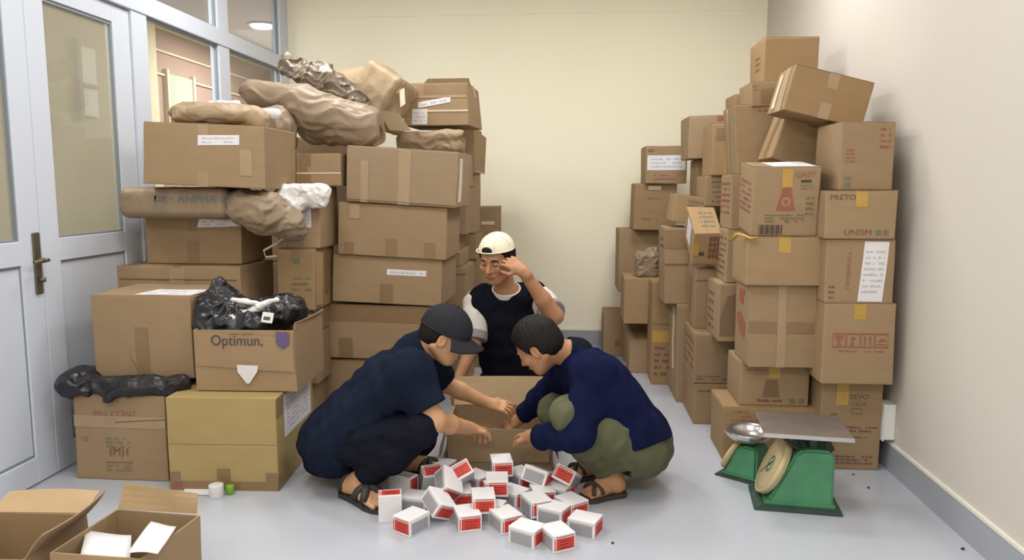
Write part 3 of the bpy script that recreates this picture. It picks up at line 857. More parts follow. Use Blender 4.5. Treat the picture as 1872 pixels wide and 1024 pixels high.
for s, x0, x1 in (('ĐP', 282, 306), ('-', 312, 318), ('ANPHA LL', 326, 425)):
    vs, fs, sz = text_geo(s)
    u, v = J(x0, 363, 3.712), J(x1, 363, 3.712)
    sc = (v.x - u.x)
    zt = .036 if s != '-' else .006
    ym = max(vs[:, 1].max(), 1e-6)
    o = mesh('lettering', [Vector((u.x + x * sc, 3.700, u.z - .018 + (y / ym * zt if s != '-' else .014 + y / ym * zt))) - L7.location for x, y, _ in vs], fs, M['blue'], L7)
L8 = carton('large carton with one white address label, on the lettered parcel by the glass', (256, 479, 226), 3.68, .40, zb + .165, roll=2.6, tone=.0, dec=[
    ('clear', 'F', .80, .2, .90, .62), ('paper', 'F', .46, .66, .80, .82, (0, .03, 0, 0), 2)], amt=.009, seam='y', tape='clear', lift=False)
# second column
B0 = carton('plain carton behind the open lettered carton, on the floor', (463, 572, 700), 3.98, .22, 0, tone=-.04)
B1 = carton('plain carton with dark gap above, standing behind the open lettered carton', (463, 578, 612), 3.96, .24, B0.top, tone=-.02, dec=[('crease', 'F', .0, .3, 1, .31)])
B1b = carton('flat dark brown carton just below the narrow green-printed carton', (470, 574, 566), 3.97, .24, B1.top, tone=-.09)
L12 = carton('narrow carton with green print and a loose flap on its side, above the black bags', (505, 572, 456), 3.93, .34, B1b.top, tone=.03, sat=.08, dec=[
    ('poly', 'F', [rect(.45, .76, .60, .86)], 'green'), ('lines', 'F', .38, .30, .92, .58, 3, 'green'), ('lines', 'F', .2, .1, .8, .24, 2, 'brownp'), ('crease', 'R', .12, .02, .17, .98), ('tape', 'R', .5, .2, .7, .9)])
L11 = carton('carton half covered by a torn white plastic sack, under the strapped carton', (505, 583, 341), 3.97, .30, L12.top, tone=.0, dec=[('paper', 'F', .42, .34, .80, .66, (0, 0, 0, 0), 4), ('tape', 'F', .2, .02, .5, .3)])
L10 = carton('brown carton bound with one white strap, beneath the long brown sack', (497, 622, 281), 4.12, .40, L11.top, tone=-.02, dec=[('strap', 'F', 0, .38, 1, .425), ('tape', 'F', .40, .02, .52, .98)])
S0 = carton('added shade-darkened carton deep in the gap beside the narrow green-printed carton, lowest of three', (428, 636, 660), 4.76, .40, 0, tone=-.14)  # stack added to block light through gaps, also under sacks; tone darkened as shade
S1 = carton('added shade-darkened carton deep in the gap beside the narrow green-printed carton, middle of three', (432, 634, 480), 4.76, .40, S0.top, tone=-.14)
S2 = carton('added shade-darkened carton deep in the gap behind the strapped carton, topmost of three', (430, 638, 252), 4.76, .40, S1.top, tone=-.14)
# third column, leaning a little
L18 = carton('lowest plain carton of the tall leaning column behind the grey cap', (573, 778, 658), 4.22, .5, 0, tone=-.03, sat=.08)
L17 = carton('carton with a wide brown tape band along its top edge, behind the grey cap', (579, 792, 561), 4.2, .5, L18.top, tone=.02, dec=[('tape', 'F', 0, .70, 1, .99), ('tape', 'F', .18, .02, .30, .38)], tape=None, roll=1.0)
L16 = carton('plain carton with a narrow white label and short tape, third up in the leaning column', (606, 806, 473), 4.18, .5, L17.top, roll=2.2, tone=.0, dec=[('paper', 'F', .50, .62, .86, .74, (0, 0, 0, 0), 1), ('tape', 'F', .44, .02, .56, .42)], tape=None)
L15 = carton('carton with three tape stubs low on its front, second in the leaning column', (615, 813, 374), 4.16, .5, L16.top - .004, roll=3.0, tone=.0, dec=[
    ('tape', 'F', .44, .01, .55, .36), ('tape', 'F', .80, .01, .90, .32), ('tape', 'F', .06, .02, .15, .24), ('clear', 'F', .10, .70, .2, .98)], tape=None, lift=False)
L14 = carton('topmost plain carton of the leaning column with wrinkled clear tape, under the sacks', (629, 833, 272), 4.14, .5, L15.top - .002, roll=3.6, tone=.0, sat=-.1, dec=[
    ('clear', 'F', .47, .0, .58, .99), ('clear', 'F', .13, .0, .20, .75), ('crease', 'F', 0, .03, 1, .045), ('strap', 'R', .1, .1, .3, .9)], tape=None, lift=False, amt=.008)
# columns behind, nearer the back wall
D0 = carton('plain carton on the floor behind the leaning column, lowest there', (762, 852, 610), 4.9, .42, 0, tone=-.04)
D1 = carton('tall plain carton in the gap between the leaning column and the white cap', (766, 851, 489), 4.9, .42, D0.top, tone=-.04, dec=[('crease', 'F', 0, .9, 1, .91)])
D2 = carton('flat carton with a pale strap on its upper edge, just above the tall plain carton', (770, 842, 458), 4.91, .40, D1.top, tone=-.02, dec=[('strap', 'F', 0, .86, 1, .97)])
D3 = carton('low dark carton above the flat strapped carton, beside the leaning column', (770, 838, 430), 4.91, .40, D2.top, tone=-.05)
D4 = carton('upright brown carton with a pale top edge beside the topmost leaning carton', (764, 853, 343), 4.9, .42, D3.top, tone=-.02, dec=[('strap', 'F', .2, .95, 1, .99)])
D5 = carton('carton with crossed white tape near its edge, beneath the flattened paper sack', (750, 849, 279), 4.88, .42, D4.top, tone=.02, dec=[('strap', 'F', .78, .05, .86, .9), ('paper', 'F', .74, .55, .98, .85, (0, 0, 0, 0), 2)])
E0 = carton('plain carton against the back wall, lowest of the column behind the white cap', (806, 880, 560), 5.5, .36, 0, tone=-.02)
E1 = carton('plain carton beside the cap of the man in the white cap', (806, 884, 475), 5.5, .36, E0.top, tone=.0)
E2 = carton('dull brown carton just over the shoulder-high one near the white cap', (806, 872, 428), 5.48, .36, E1.top, tone=-.03)
E3 = carton('narrow pale carton with yellow tape between the leaning column and the back wall', (806, 868, 318), 5.48, .36, E2.top, tone=.08, dec=[('yellow', 'F', .82, .05, .97, .38)])
E4 = carton('carton with an opened side flap sticking out towards the bare back wall', (812, 868, 234), 5.4, .40, E3.top, tone=.02, sat=.05, dec=[('tape', 'R', .1, .02, .9, .12)])
F0 = carton('plain carton in the back corner, hidden low behind the man in the white cap', (838, 903, 545), 5.92, .36, 0, tone=-.03)
F1 = carton('yellowish carton low against the back wall above the white cap', (836, 900, 458), 5.92, .36, F0.top, tone=.03, sat=.1)
F2 = carton('small dark carton with a white strap standing clear against the cream back wall', (838, 908, 379), 5.92, .36, F1.top, tone=-.06, dec=[('strap', 'F', .6, .60, .95, .68)])
L22 = carton('battered carton with white labels on top of the stack nearest the bare back wall', (739, 858, 152), 4.86, .42, D5.top + .165, yaw=-2, tone=.02, amt=.014, dec=[
    ('paper', 'F', .13, .03, .37, .40, (0, 0, 0, 0), 3), ('paper', 'F', .22, .42, .73, .56, (0, .13, 0, 0), 1), ('strap', 'F', .35, .33, 1, .37), ('clear', 'F', .03, .66, .98, .72), ('tape', 'F', .3, .72, .98, .98)], seam='x', tape='clear')
# ------------------------------------------------------------------ sacks and bags of this pile
def pt(px, py, Y): return tuple(J(px, py, Y))
lx0, lx1 = J(130, 700, 3.3).x, J(350, 700, 3.3).x
soft('black_bag', 'black plastic bag squeezed between the red-printed carton and the plain square carton', 'bag',
     [('box', ((lx0 + lx1) / 2 + .0, 3.40, L1.top + .027), ((lx1 - lx0) / 2 - .04, .17, .006), .019), ('ell', pt(148, 698, 3.27), (.075, .13, .062)), ('cap', pt(165, 706, 3.215), pt(240, 708, 3.205), .036, .032), ('cap', pt(205, 716, 3.19), pt(200, 728, 3.175), .036, .018), ('cap', pt(240, 704, 3.21), pt(335, 698, 3.24), .036, .030)],
     M['blackbag'], (lx0 - .12, 3.0, L1.top - .14), (lx1 + .1, 3.75, L1.top + .14), .006, .022, 26, 11, cell=.07, aniso=(1.6, 1, 1))
pz = L4.top
soft('black_bag', 'glossy black plastic bag bulging out of the open dark-blue-lettered carton', 'bag',
     [('box', pt(445, 600, 3.43)[:2] + (pz - .02,), (.13, .13, .03), .04), ('ell', pt(400, 560, 3.42), (.10, .13, .085)), ('ell', pt(402, 538, 3.42), (.03, .05, .07)), ('ell', pt(520, 568, 3.46), (.10, .11, .07)), ('ell', pt(460, 575, 3.42), (.13, .13, .07))],
     M['blackbag'], (J(347, 600, 3.2).x - .03, 3.15, pz - .15), (J(575, 600, 3.4).x, 3.75, pz + .28), .006, .026, 24, 12, cell=.075)
for i, (pa, pb, r0, r1, lab) in enumerate([((398, 584), (480, 562), .006, .010, 'long thin white plastic wrapping across the black bag'), ((425, 547), (476, 556), .007, .010, 'short white plastic strip behind the long one on the black bag'), ((474, 560), (506, 547), .012, .009, 'white plastic scrap with a black slot at the highest point of the black bag'), ((430, 584), (446, 590), .024, .02, 'crumpled silvery film at the rim of the lettered carton')]):
    a, b = pt(*pa, 3.29), pt(*pb, 3.31)
    lo = np.minimum(a, b) - .07; hi = np.maximum(a, b) + .07
    soft('plastic_wrapping', lab, 'wrapping', [('cap', a, b, r0, r1)], M['plastic'], lo, hi, .005, .01, 40, 21 + i, group='white wrappings on the black bag')
cs = thing('clear_sachet', 'small pale sachet with a dark window on the black bag, near the carton corner', 'sachet', pt(489, 581, 3.262), (math.radians(70), math.radians(6), 0))
box('pouch', (-.026, -.024, -.005), (.026, .024, .005), M['plastic'], cs, .004)
box('window', (-.015, -.012, .005), (.015, .004, .0062), M['blue'], cs)
soft('paper_sack', 'flattened pale kraft sack lying on the big labelled carton by the glass', 'sack',
     [('ell', pt(400, 212, 3.86), (.22, .16, .055)), ('ell', pt(355, 208, 3.9), (.10, .12, .05)), ('cap', pt(330, 216, 3.9), pt(470, 222, 3.85), .05, .06)],
     M['kraft'], (pt(290, 200, 3.9)[0], 3.6, L8.top - .06), (pt(500, 200, 3.9)[0], 4.15, L8.top + .2), .007, .022, 16, 31, aniso=(2.2, 1, .8), cell=.10)
soft('torn_paper_bag', 'white torn paper bag lying over the pale kraft sack by the glass', 'bag',
     [('cap', pt(385, 192, 3.98), pt(432, 194, 3.98), .02, .026)], M['plastic'], (pt(365, 200, 4)[0], 3.85, L8.top + .02), (pt(455, 200, 4)[0], 4.1, L8.top + .24), .006, .014, 30, 32, cell=.05)
soft('brown_film_bag', 'small brown film bag between the big labelled carton and the long sack', 'bag',
     [('ell', pt(508, 238, 4.2), (.10, .09, .115)), ('cap', pt(512, 213, 4.2), pt(476, 213, 4.2), .05, .035), ('ell', pt(512, 262, 4.2), (.085, .09, .06))],
     M['kraft_d'], (pt(440, 200, 4.2)[0], 4.0, 1.43), (pt(560, 200, 4.2)[0], 4.4, 1.9), .007, .022, 24, 33, cell=.085, aniso=(.8, 1, 1.6))
soft('white_pouch', 'bright white pouch tucked against the small brown film bag', 'pouch',
     [('cap', pt(474, 208, 3.9), pt(504, 209, 3.9), .022, .03)], M['plastic'], (pt(455, 200, 3.9)[0], 3.8, 1.6), (pt(530, 200, 3.9)[0], 4.0, 1.82), .006, .008, 35, 34)
zc = L10.top
soft('long_sack', 'long dusty brown paper sack lying across the strapped carton and the topmost leaning carton', 'sack',
     [('cap', pt(462, 170, 4.28), pt(550, 192, 4.3), .065, .10, .05), ('cap', pt(550, 192, 4.3), pt(672, 232, 4.3), .10, .105, .05), ('cap', pt(575, 236, 4.34), pt(688, 246, 4.3), .08, .07, .05), ('ell', pt(590, 215, 4.34), (.16, .16, .10))],
     M['kraft_d'], (pt(425, 200, 4.3)[0], 3.9, 1.46), (pt(725, 200, 4.3)[0], 4.75, 2.05), .007, .024, 13, 35, aniso=(2.2, 1, .9), cell=.115, cuts=[(pt(700, 250, 4.3), (1, 0, .1))], sub=[('cap', pt(672, 244, 4.3), pt(720, 254, 4.3), .05, .07)])
soft('film_wrapped_roll', 'dark greyed film-wrapped bundle with a frayed upper end, lying on the long brown sack', 'bundle',
     [('cap', pt(530, 122, 4.52), pt(590, 150, 4.50), .055, .09, .05), ('cap', pt(590, 150, 4.50), pt(652, 188, 4.48), .09, .07, .05), ('cap', pt(528, 122, 4.52), pt(522, 100, 4.52), .02, .008, .02)],
     M['kraft_g'], (pt(500, 100, 4.6)[0], 4.25, 1.65), (pt(690, 100, 4.6)[0], 4.9, 2.2), .006, .034, 22, 36, cell=.07, aniso=(1.5, 1, .8))
G = soft('kraft_sack', 'big kraft paper sack with a squared torn mouth, near the back wall', 'sack',
     [('cap', pt(625, 166, 4.90), pt(690, 158, 4.84), .12, .13, .06), ('box', pt(700, 176, 4.78), (.10, .12, .12), .03, axes((.8, -.25, -.5), (.5, 0, .85)), .05), ('cap', pt(690, 203, 4.76), pt(725, 233, 4.72), .09, .05, .05)],
     M['kraft'], (pt(575, 100, 4.8)[0], 4.45, 1.50), (pt(790, 100, 4.8)[0], 5.15, 2.3), .007, .013, 15, 37, cuts=[], single=False, cell=.14, aniso=(1, 1, 1.4), sub=[])
mo = G.location
a, b, c, d_ = [Vector(pt(*q)) for q in ((688, 121, 4.72), (738, 151, 4.64), (727, 172, 4.62), (684, 138, 4.70))]
def plate(name, pts, th, m, parent):
    n = (pts[1] - pts[0]).cross(pts[2] - pts[0]).normalized() * th
    vs = [p_ - parent.location for p_ in pts] + [p_ + n - parent.location for p_ in pts]; k = len(pts)
    return mesh(name, vs, [tuple(range(k))[::-1], tuple(range(k, 2 * k))] + [(i, (i + 1) % k, k + (i + 1) % k, k + i) for i in range(k)], m, parent)
plate('mouth_flap', [a, b, c, d_], .004, M['card_in'], G)
plate('mouth_flap', [Vector(pt(*q)) for q in ((692, 200, 4.62), (728, 208, 4.58), (752, 240, 4.56), (712, 238, 4.6))], .004, M['kraft'], G)
plate('tape', [Vector(pt(*q)) for q in ((730, 165, 4.62), (739, 160, 4.62), (741, 190, 4.6), (732, 196, 4.6))], .002, M['strap'], G)
soft('paper_sack', 'flattened kraft sack with white edge crushed under the battered labelled carton', 'sack',
     [('box', pt(790, 254, 5.0)[:2] + (D5.top + .06,), (.16, .14, .03), .03), ('cap', pt(738, 262, 4.86), pt(835, 268, 4.85), .035, .03), ('cap', pt(745, 258, 4.84), pt(838, 244, 4.84), .02, .03)],
     M['kraft'], (pt(715, 250, 5)[0], 4.72, D5.top - .02), (pt(862, 250, 5)[0], 5.3, D5.top + .2), .007, .020, 18, 38, aniso=(2.0, 1, .8), cell=.09)
soft('torn_plastic_sack', 'torn white plastic sack draped over the carton under the strapped one', 'sack',
     [('box', pt(556, 358, 3.93), (.10, .012, .035), .02), ('cap', pt(575, 362, 3.92), pt(592, 352, 3.93), .035, .03), ('cap', pt(525, 372, 3.9), pt(512, 358, 3.9), .04, .03), ('cap', pt(540, 380, 3.9), pt(525, 415, 3.88), .03, .02), ('cap', pt(520, 412, 3.88), pt(505, 430, 3.87), .022, .014)],
     M['plastic'], (pt(480, 400, 3.9)[0], 3.75, 1.02), (pt(620, 400, 3.9)[0], 4.02, 1.42), .005, .018, 30, 39, cell=.055)
tube('packing_band', [pt(528, 428, 3.9), pt(505, 445, 3.88), pt(482, 458, 3.86), pt(486, 470, 3.86), pt(506, 468, 3.88)], .006, M['strap'])
tag(bpy.data.objects['packing_band'], 'loose curled silvery band hanging below the torn white plastic sack', 'band')

def add_plate(C, name, pxs, m, th=.003):
    """A loose flap of a carton from picture rows and distances, kept as a part of that carton."""
    bpy.context.view_layer.update()
    inv = C.root.matrix_world.inverted()
    pts = [Vector(pt(*q)) for q in pxs]
    n = (pts[1] - pts[0]).cross(pts[2] - pts[0]).normalized() * th
    vs = [inv @ p_ for p_ in pts] + [inv @ (p_ + n) for p_ in pts]; k = len(pts)
    o = mesh(name, vs, [tuple(range(k))[::-1], tuple(range(k, 2 * k))] + [(i, (i + 1) % k, k + (i + 1) % k, k + i) for i in range(k)], m, C.root)
    set_tone(o, C.root['tone'], C.root['satur'])
    return o
add_plate(L22, 'loose_flap', [(768, 160, 4.88), (782, 144, 4.86), (857, 143, 4.86), (861, 158, 4.88)], M['card'])
add_plate(E4, 'side_flap', [(867, 236, 5.42), (889, 252, 5.55), (886, 319, 5.55), (868, 306, 5.42)], M['card'])
add_plate(L12, 'side_flap', [(573, 458, 3.94), (590, 462, 4.0), (590, 556, 4.0), (573, 560, 3.94)], M['card'])
_carton = carton
def carton(*a, tape=None, **k): return _carton(*a, tape=tape, **k)
# ------------------------------------------------------------------ the pile along the pale wall
def pictos(u0, v0, u1, v1):
    """A row of handling marks in frames: glass, drop, two arrows, hands."""
    out = []; n = 4; W = (u1 - u0) / n; H = v1 - v0
    for i in range(n):
        a, b = u0 + i * W, u0 + (i + 1) * W
        out += frame_polys(a, v0, b - .012, v1, .008, H * .09)
        X = lambda t: a + (b - .012 - a) * t
        Y = lambda t: v0 + H * t
        if i == 0: out += [[(X(.2), Y(.82)), (X(.2), Y(.6)), (X(.5), Y(.4)), (X(.8), Y(.6)), (X(.8), Y(.82))], rect(X(.45), Y(.2), X(.55), Y(.42)), rect(X(.3), Y(.16), X(.7), Y(.22))]
        if i == 1: out += [[(X(.2), Y(.55)), (X(.5), Y(.82)), (X(.8), Y(.55))], rect(X(.46), Y(.25), X(.54), Y(.55)), rect(X(.3), Y(.15), X(.55), Y(.38))]
        if i == 2:
            for t in (.18, .56): out += [rect(X(t + .08), Y(.18), X(t + .18), Y(.6)), [(X(t), Y(.58)), (X(t + .13), Y(.82)), (X(t + .26), Y(.58))]]
        if i == 3: out += [[(X(.15), Y(.4)), (X(.85), Y(.45)), (X(.7), Y(.62)), (X(.4), Y(.62))], rect(X(.15), Y(.2), X(.85), Y(.27))]
    return out
A1 = carton('carton with dark red lettering and yellow tape, right behind the big green scale', (1503, 1616, 694), 3.60, .36, 0, tone=-.05, tape=None, dec=[
    ('yellow', 'F', .24, .72, .44, .99), ('text', 'F', 'SEVO', .47, .79, .085, 'dred', 0, .9), ('text', 'F', 'LIGA', .52, .715, .062, 'dred', 0, .8), ('poly', 'F', frame_polys(.50, .62, .68, .69, .01), 'brownp'),
    ('lines', 'F', .40, .42, .94, .50, 2, 'dred'), ('lines', 'F', .46, .35, .78, .39, 1, 'brownp'), ('lines', 'F', .20, .06, .88, .17, 3, 'dred'), ('poly', 'F', [[(.16, .62), (.26, .64), (.26, .58), (.2, .55)]], 'brownp')])
A2 = carton('carton with a row of four red framed handling marks, second up at the pale wall', (1508, 1640, 556), 3.50, .42, A1.top, tone=.0, tape='yellow', dec=[
    ('poly', 'F', pictos(.13, .46, .92, .64), 'red'), ('lines', 'F', .22, .40, .48, .435, 1, 'brownp'), ('lines', 'F', .58, .40, .86, .435, 1, 'brownp'), ('yellow', 'F', .44, .86, .58, 1)])
A3 = carton('carton with a tall white paper sheet and upright red lettering at the pale wall', (1514, 1639, 438), 3.50, .42, A2.top, tone=-.01, tape=None, dec=[
    ('paper', 'F', .48, .03, .84, .97, (.07, .0, 0, 0), 8), ('text', 'F', 'TVONGHU', .30, .82, .17, 'red', 1, .7), ('lines', 'F', .05, .05, .14, .3, 3, 'dred')])
A4 = carton('low carton with two rows of red letters and yellow tape at the pale wall', (1512, 1642, 349), 3.49, .42, A3.top, tone=.0, tape='yellow', dec=[
    ('text', 'F', 'PRETO', .06, .82, .105, 'dred', 0, .9), ('text', 'F', 'UNISM', .28, .08, .115, 'dred', 0, .9), ('poly', 'F', [rect(.72, .08, .80, .19), rect(.83, .08, .90, .19)], 'green')])
A5 = carton('carton turned aslant with red marks near its upper corner, below the tilted carton', (1541, 1638, 223), 3.52, .36, A4.top, tone=-.06, tape=None, yaw=0, dec=[
    ('lines', 'F', .72, .60, .92, .95, 4, 'red'), ('lines', 'F', .1, .4, .26, .62, 4, 'red'), ('poly', 'F', [rect(.08, .05, .2, .12), rect(.08, .15, .2, .2)], 'green')])
B1_ = carton('carton with faint red print, lowest of the middle stack behind the small green scale', (1322, 1496, 746), 3.69, .32, 0, tone=-.03, sat=.1, seam='y', dec=[('lines', 'F', .1, .72, .7, .95, 3, 'red')], tape=None)
B2_ = carton('small carton with red print under yellow tape, just above the steel platform', (1354, 1482, 664), 3.72, .3, B1_.top, tone=.03, tape='yellow', dec=[
    ('lines', 'F', .08, .80, .40, .97, 2, 'red'), ('lines', 'F', .26, .06, .62, .2, 1, 'dred'), ('poly', 'F', [[(.32, .2), (.58, .2), (.54, .62), (.38, .62)]], 'brownp'), ('poly', 'F', [rect(.72, .06, .8, .18), rect(.86, .06, .94, .18)], 'green')])
B3_ = carton('large carton with crossed tape bands and a red mark on its side', (1372, 1495, 522), 3.62, .30, B2_.top, tone=.01, tape=None, seam='Fv', dec=[
    ('tape', 'F', 0, .42, 1, .56), ('clear', 'F', .43, 0, .56, 1), ('poly', 'L', [[(.1, .55), (.45, .62), (.8, .5), (.75, .3), (.4, .36)], [(.3, .9), (.7, .92), (.6, .72), (.35, .74)]], 'red')])
B4_ = carton('low plain carton with yellow tape, a yellow ribbon tied round it, above the crossed-tape carton', (1368, 1504, 434), 3.58, .32, B3_.top, tone=.04, sat=.05, tape='yellow')
B5_ = carton('white-topped carton with a red bag emblem and a barcode, tilted forward on the middle stack', (1377, 1497, 306), 3.60, .30, B4_.top, tone=.03, tape=None, pitch=6, dec=[
    ('poly', 'F', [[(.36, .38), (.64, .38), (.60, .55), (.56, .72), (.44, .72), (.40, .55)]], 'red', 'bag_emblem'), ('poly', 'F', [[(.5 + .07 * math.cos(t * .5236), .51 + .07 * math.sin(t * .5236)) for t in range(12)]], 'card', 'emblem_ring'),
    ('poly', 'F', [[(.5 + .035 * math.cos(t * .5236), .51 + .04 * math.sin(t * .5236)) for t in range(12)]], 'red', 'emblem_core'),
    ('yellow', 'F', .42, .72, .58, .98), ('text', 'F', 'GAGT', .62, .86, .085, 'red', 0, 1.1), ('poly', 'F', [rect(.70, .79, .86, .825)], 'barcode'), ('lines', 'F', .70, .68, .88, .77, 2, 'green'), ('lines', 'F', .8, .3, .92, .6, 4, 'green'),
    ('lines', 'F', .2, .2, .78, .34, 3, 'brownp'), ('poly', 'F', [rect(.12 + .36 * t / 14, .03, .12 + .36 * t / 14 + (.018 if t % 3 else .008), .17) for t in range(14)], 'barcode', 'barcode'),
    ('lines', 'L', .1, .3, .9, .8, 6, 'red'), ('paper', 'T', .25, .1, .95, .9, (0, 0, 0, 0), 2), ('clear', 'T', .0, .1, .3, .9)])
yr = tube('yellow_ribbon', [pt(1340, 437, 3.66), pt(1349, 428, 3.62), pt(1358, 430, 3.585), pt(1372, 436, 3.565), pt(1385, 434, 3.565)], .007, M['yellow'])
tag(yr, 'twisted yellow ribbon end at the corner of the low plain carton', 'ribbon')
# inner row, farther back
C1_ = carton('small carton on the floor with faint dark marks, first one behind the middle stack', (1270, 1396, 703), 4.25, .42, 0, tone=-.07, sat=.06, dec=[('lines', 'F', .05, .78, .5, .9, 1, 'dred'), ('lines', 'L', .1, .2, .4, .8, 4, 'red')])
C2_ = carton('carton with a dark front and a speckled pale side, under the slanting printed carton', (1270, 1396, 613), 4.25, .42, C1_.top, tone=-.09, dec=[('lines', 'F', .05, .06, .9, .18, 2, 'dred'), ('lines', 'L', .1, .2, .9, .9, 4, 'red')])
C3_ = carton('carton with black lettering on its pale side, jutting out beside the crossed-tape carton', (1315, 1420, 521), 4.05, .34, C2_.top, tone=.0, dec=[
    ('lines', 'L', .15, .1, .6, .85, 5, 'brownp'), ('poly', 'F', [[(.02, .1), (.3, .1), (.3, .85), (.14, .8), (.02, .4)]], 'brownp')], lift=True)
C4_ = carton('narrow carton with brown speckled print, behind the yellow ribbon', (1330, 1422, 421), 4.1, .30, C3_.top, tone=.02, dec=[('lines', 'L', .1, .1, .9, .9, 7, 'brownp'), ('yellow', 'F', .0, .82, .3, .93)])
C5_ = carton('carton with scattered red and brown print, beside the white-topped emblem carton', (1338, 1424, 319), 4.12, .30, C4_.top, tone=.02, dec=[('lines', 'L', .1, .25, .9, .9, 6, 'red')])
C6_ = carton('tilted carton leaning back on the inner row, below the tilted top carton', (1415, 1492, 214), 4.06, .32, None, yb=302, roll=19, lift=False, tone=-.05, sat=.05, dec=[('tape', 'L', .4, .0, .6, 1), ('lines', 'F', .5, .75, .9, .85, 1, 'dred')], size=(.23, None, .27))
C7_ = carton('slanting plain carton between the inner row and the highest carton', (1352, 1425, 192), 4.42, .32, C5_.top, roll=-4, tone=-.02, dec=[('lines', 'F', .6, .85, .9, .95, 1, 'red'), ('clear', 'L', .3, 0, .5, 1)])
R3_ = carton('pale carton with a printed lid and red grid front, tipped forward', (1266, 1318, 427), 4.36, .34, None, yb=462, pitch=24, size=(None, None, .195), tone=.04, sat=.08, lift=False, dec=[
    ('lines', 'T', .35, .2, .85, .85, 4, 'green'), ('poly', 'F', [rect(.55 + .14 * i, .22 + .18 * j, .66 + .14 * i, .36 + .18 * j) for i in range(3) for j in range(4)], 'dred', 'red_grid'), ('yellow', 'F', .02, .3, .2, .7), ('poly', 'F', [rect(.22, .3, .4, .42)], 'barcode'), ('paper', 'L', .3, .3, .7, .95, (0, 0, 0, 0), 2)], tape=None)
R23 = carton('upright carton with a red stripe on its pale side, under the red-grid carton', (1272, 1330, 492), 4.42, .30, C2_.top, tone=-.06, dec=[('poly', 'L', [rect(.35, .2, .55, .85)], 'red'), ('crease', 'F', 0, .8, 1, .82)])
D1_ = carton('tall narrow carton with a pale stripe on its side, standing on the floor', (1240, 1304, 560), 4.68, .40, 0, tone=.0, dec=[('strap', 'L', .5, .3, .7, .95)])
D2_ = carton('upright carton with a torn upper panel, standing on the tall narrow one', (1217, 1262, 418), 4.74, .34, D1_.top, tone=-.03, dec=[('tape', 'F', .0, .74, 1, .98), ('crease', 'F', 0, .52, 1, .54), ('lines', 'L', .2, .7, .8, .9, 2, 'red')])
D3_ = carton('carton tipped over sideways with a pale slanting face, on the torn upright one', (1228, 1305, 366), 4.78, .30, D2_.top, roll=9, tone=.06, sat=.1, dec=[('lines', 'F', .3, .6, .9, .9, 2, 'green')])
E1_ = carton('tall carton on the floor with yellow tape across its middle and small print', (1194, 1246, 518), 5.1, .34, 0, tone=-.03, sat=.1, tape=None, dec=[('yellow', 'F', .0, .42, .8, .54), ('lines', 'F', .1, .08, .8, .40, 5, 'dred'), ('crease', 'F', 0, .6, 1, .605)])
E3_ = carton('small low carton on the floor beneath the overhanging pale one', (1150, 1188, 622), 5.42, .34, 0, tone=.02, dec=[])
E4_ = carton('pale plain carton bulging over a dark gap near the back wall', (1142, 1189, 510), 5.36, .40, None, yb=592, tone=.05, sat=.08, tape=None, amt=.008)
soft('taped_bundle', 'small rounded bundle in brown film on the bulging pale carton near the back wall', 'bundle',
     [('box', pt(1182, 483, 5.52), (.045, .06, .06), .03), ('cap', pt(1188, 458, 5.5), pt(1198, 455, 5.5), .018, .015)], M['kraft_d'], pt(1150, 515, 5.36)[:1] + (5.38, .60), pt(1222, 500, 5.5)[:1] + (5.72, .95), .005, .014, 25, 41, cell=.05)
F1_ = carton('dull carton with an orange mark on the floor against the back wall', (1103, 1139, 574), 5.95, .34, 0, tone=-.06, dec=[('poly', 'F', [[(.6, .2), (.9, .25), (.85, .4), (.6, .38)]], 'red')])
F2_ = carton('tall plain carton against the back wall, standing behind the bulging pale one', (1142, 1206, 535), 5.78, .42, 0, tone=-.02)
F3_ = carton('plain carton second up against the back wall, behind the small film bundle', (1131, 1205, 421), 5.78, .40, F2_.top, tone=-.02)
F4_ = carton('dark carton with a white tape stub just under the wide-labelled one', (1160, 1236, 337), 5.70, .40, F3_.top, tone=-.07, sat=.08, dec=[('lines', 'F', .3, .66, .6, .74, 1, 'brownp'), ('lines', 'F', .2, .2, .6, .3, 1, 'brownp'), ('strap', 'F', .32, .88, .62, .96)], roll=.8)
F5_ = carton('carton with a wide white paper label, highest against the back wall', (1181, 1257, 267), 5.66, .40, F4_.top, tone=-.02, dec=[('paper', 'F', .04, .36, .97, .76, (0, 0, 0, 0), 3), ('lines', 'F', .2, .08, .8, .28, 2, 'red'), ('poly', 'F', [rect(.05, .86, .2, .92)], 'brownp')])
# upper rear stacks, standing on cartons hidden inside the pile
G0 = carton('tall plain carton buried in the heart of the wall pile, behind the tipped sideways carton', None, None, size=(.34, .34, .62), at=(1.06, 5.33, 0), tone=-.06)
G1 = carton('tall plain carton buried in the heart of the wall pile, upper of the two there', None, None, size=(.32, .34, .60), at=(1.06, 5.33, G0.top), tone=-.06)
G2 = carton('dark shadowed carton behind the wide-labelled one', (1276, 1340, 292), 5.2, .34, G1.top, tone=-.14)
G3 = carton('plain carton with a red spot at its top edge, standing out against the cream wall', (1261, 1345, 213), 5.12, .36, G2.top, tone=.0, sat=-.05, dec=[('poly', 'F', [rect(.62, .88, .76, .99)], 'red'), ('tape', 'F', .62, .0, .75, .6)], roll=-1.5)
H0 = carton('tall plain carton buried behind the red-grid carton, lowest', None, None, size=(.36, .32, .66), at=(1.11, 4.92, 0), tone=-.06)
H1 = carton('tall plain carton buried behind the red-grid carton, second up', None, None, size=(.34, .32, .54), at=(1.11, 4.92, H0.top), tone=-.06)
H2 = carton('small carton with brown scrawled print beside the scattered-print one', (1291, 1352, 322), 4.75, .32, H1.top, tone=.02, dec=[('lines', 'F', .2, .1, .9, .9, 5, 'brownp')])
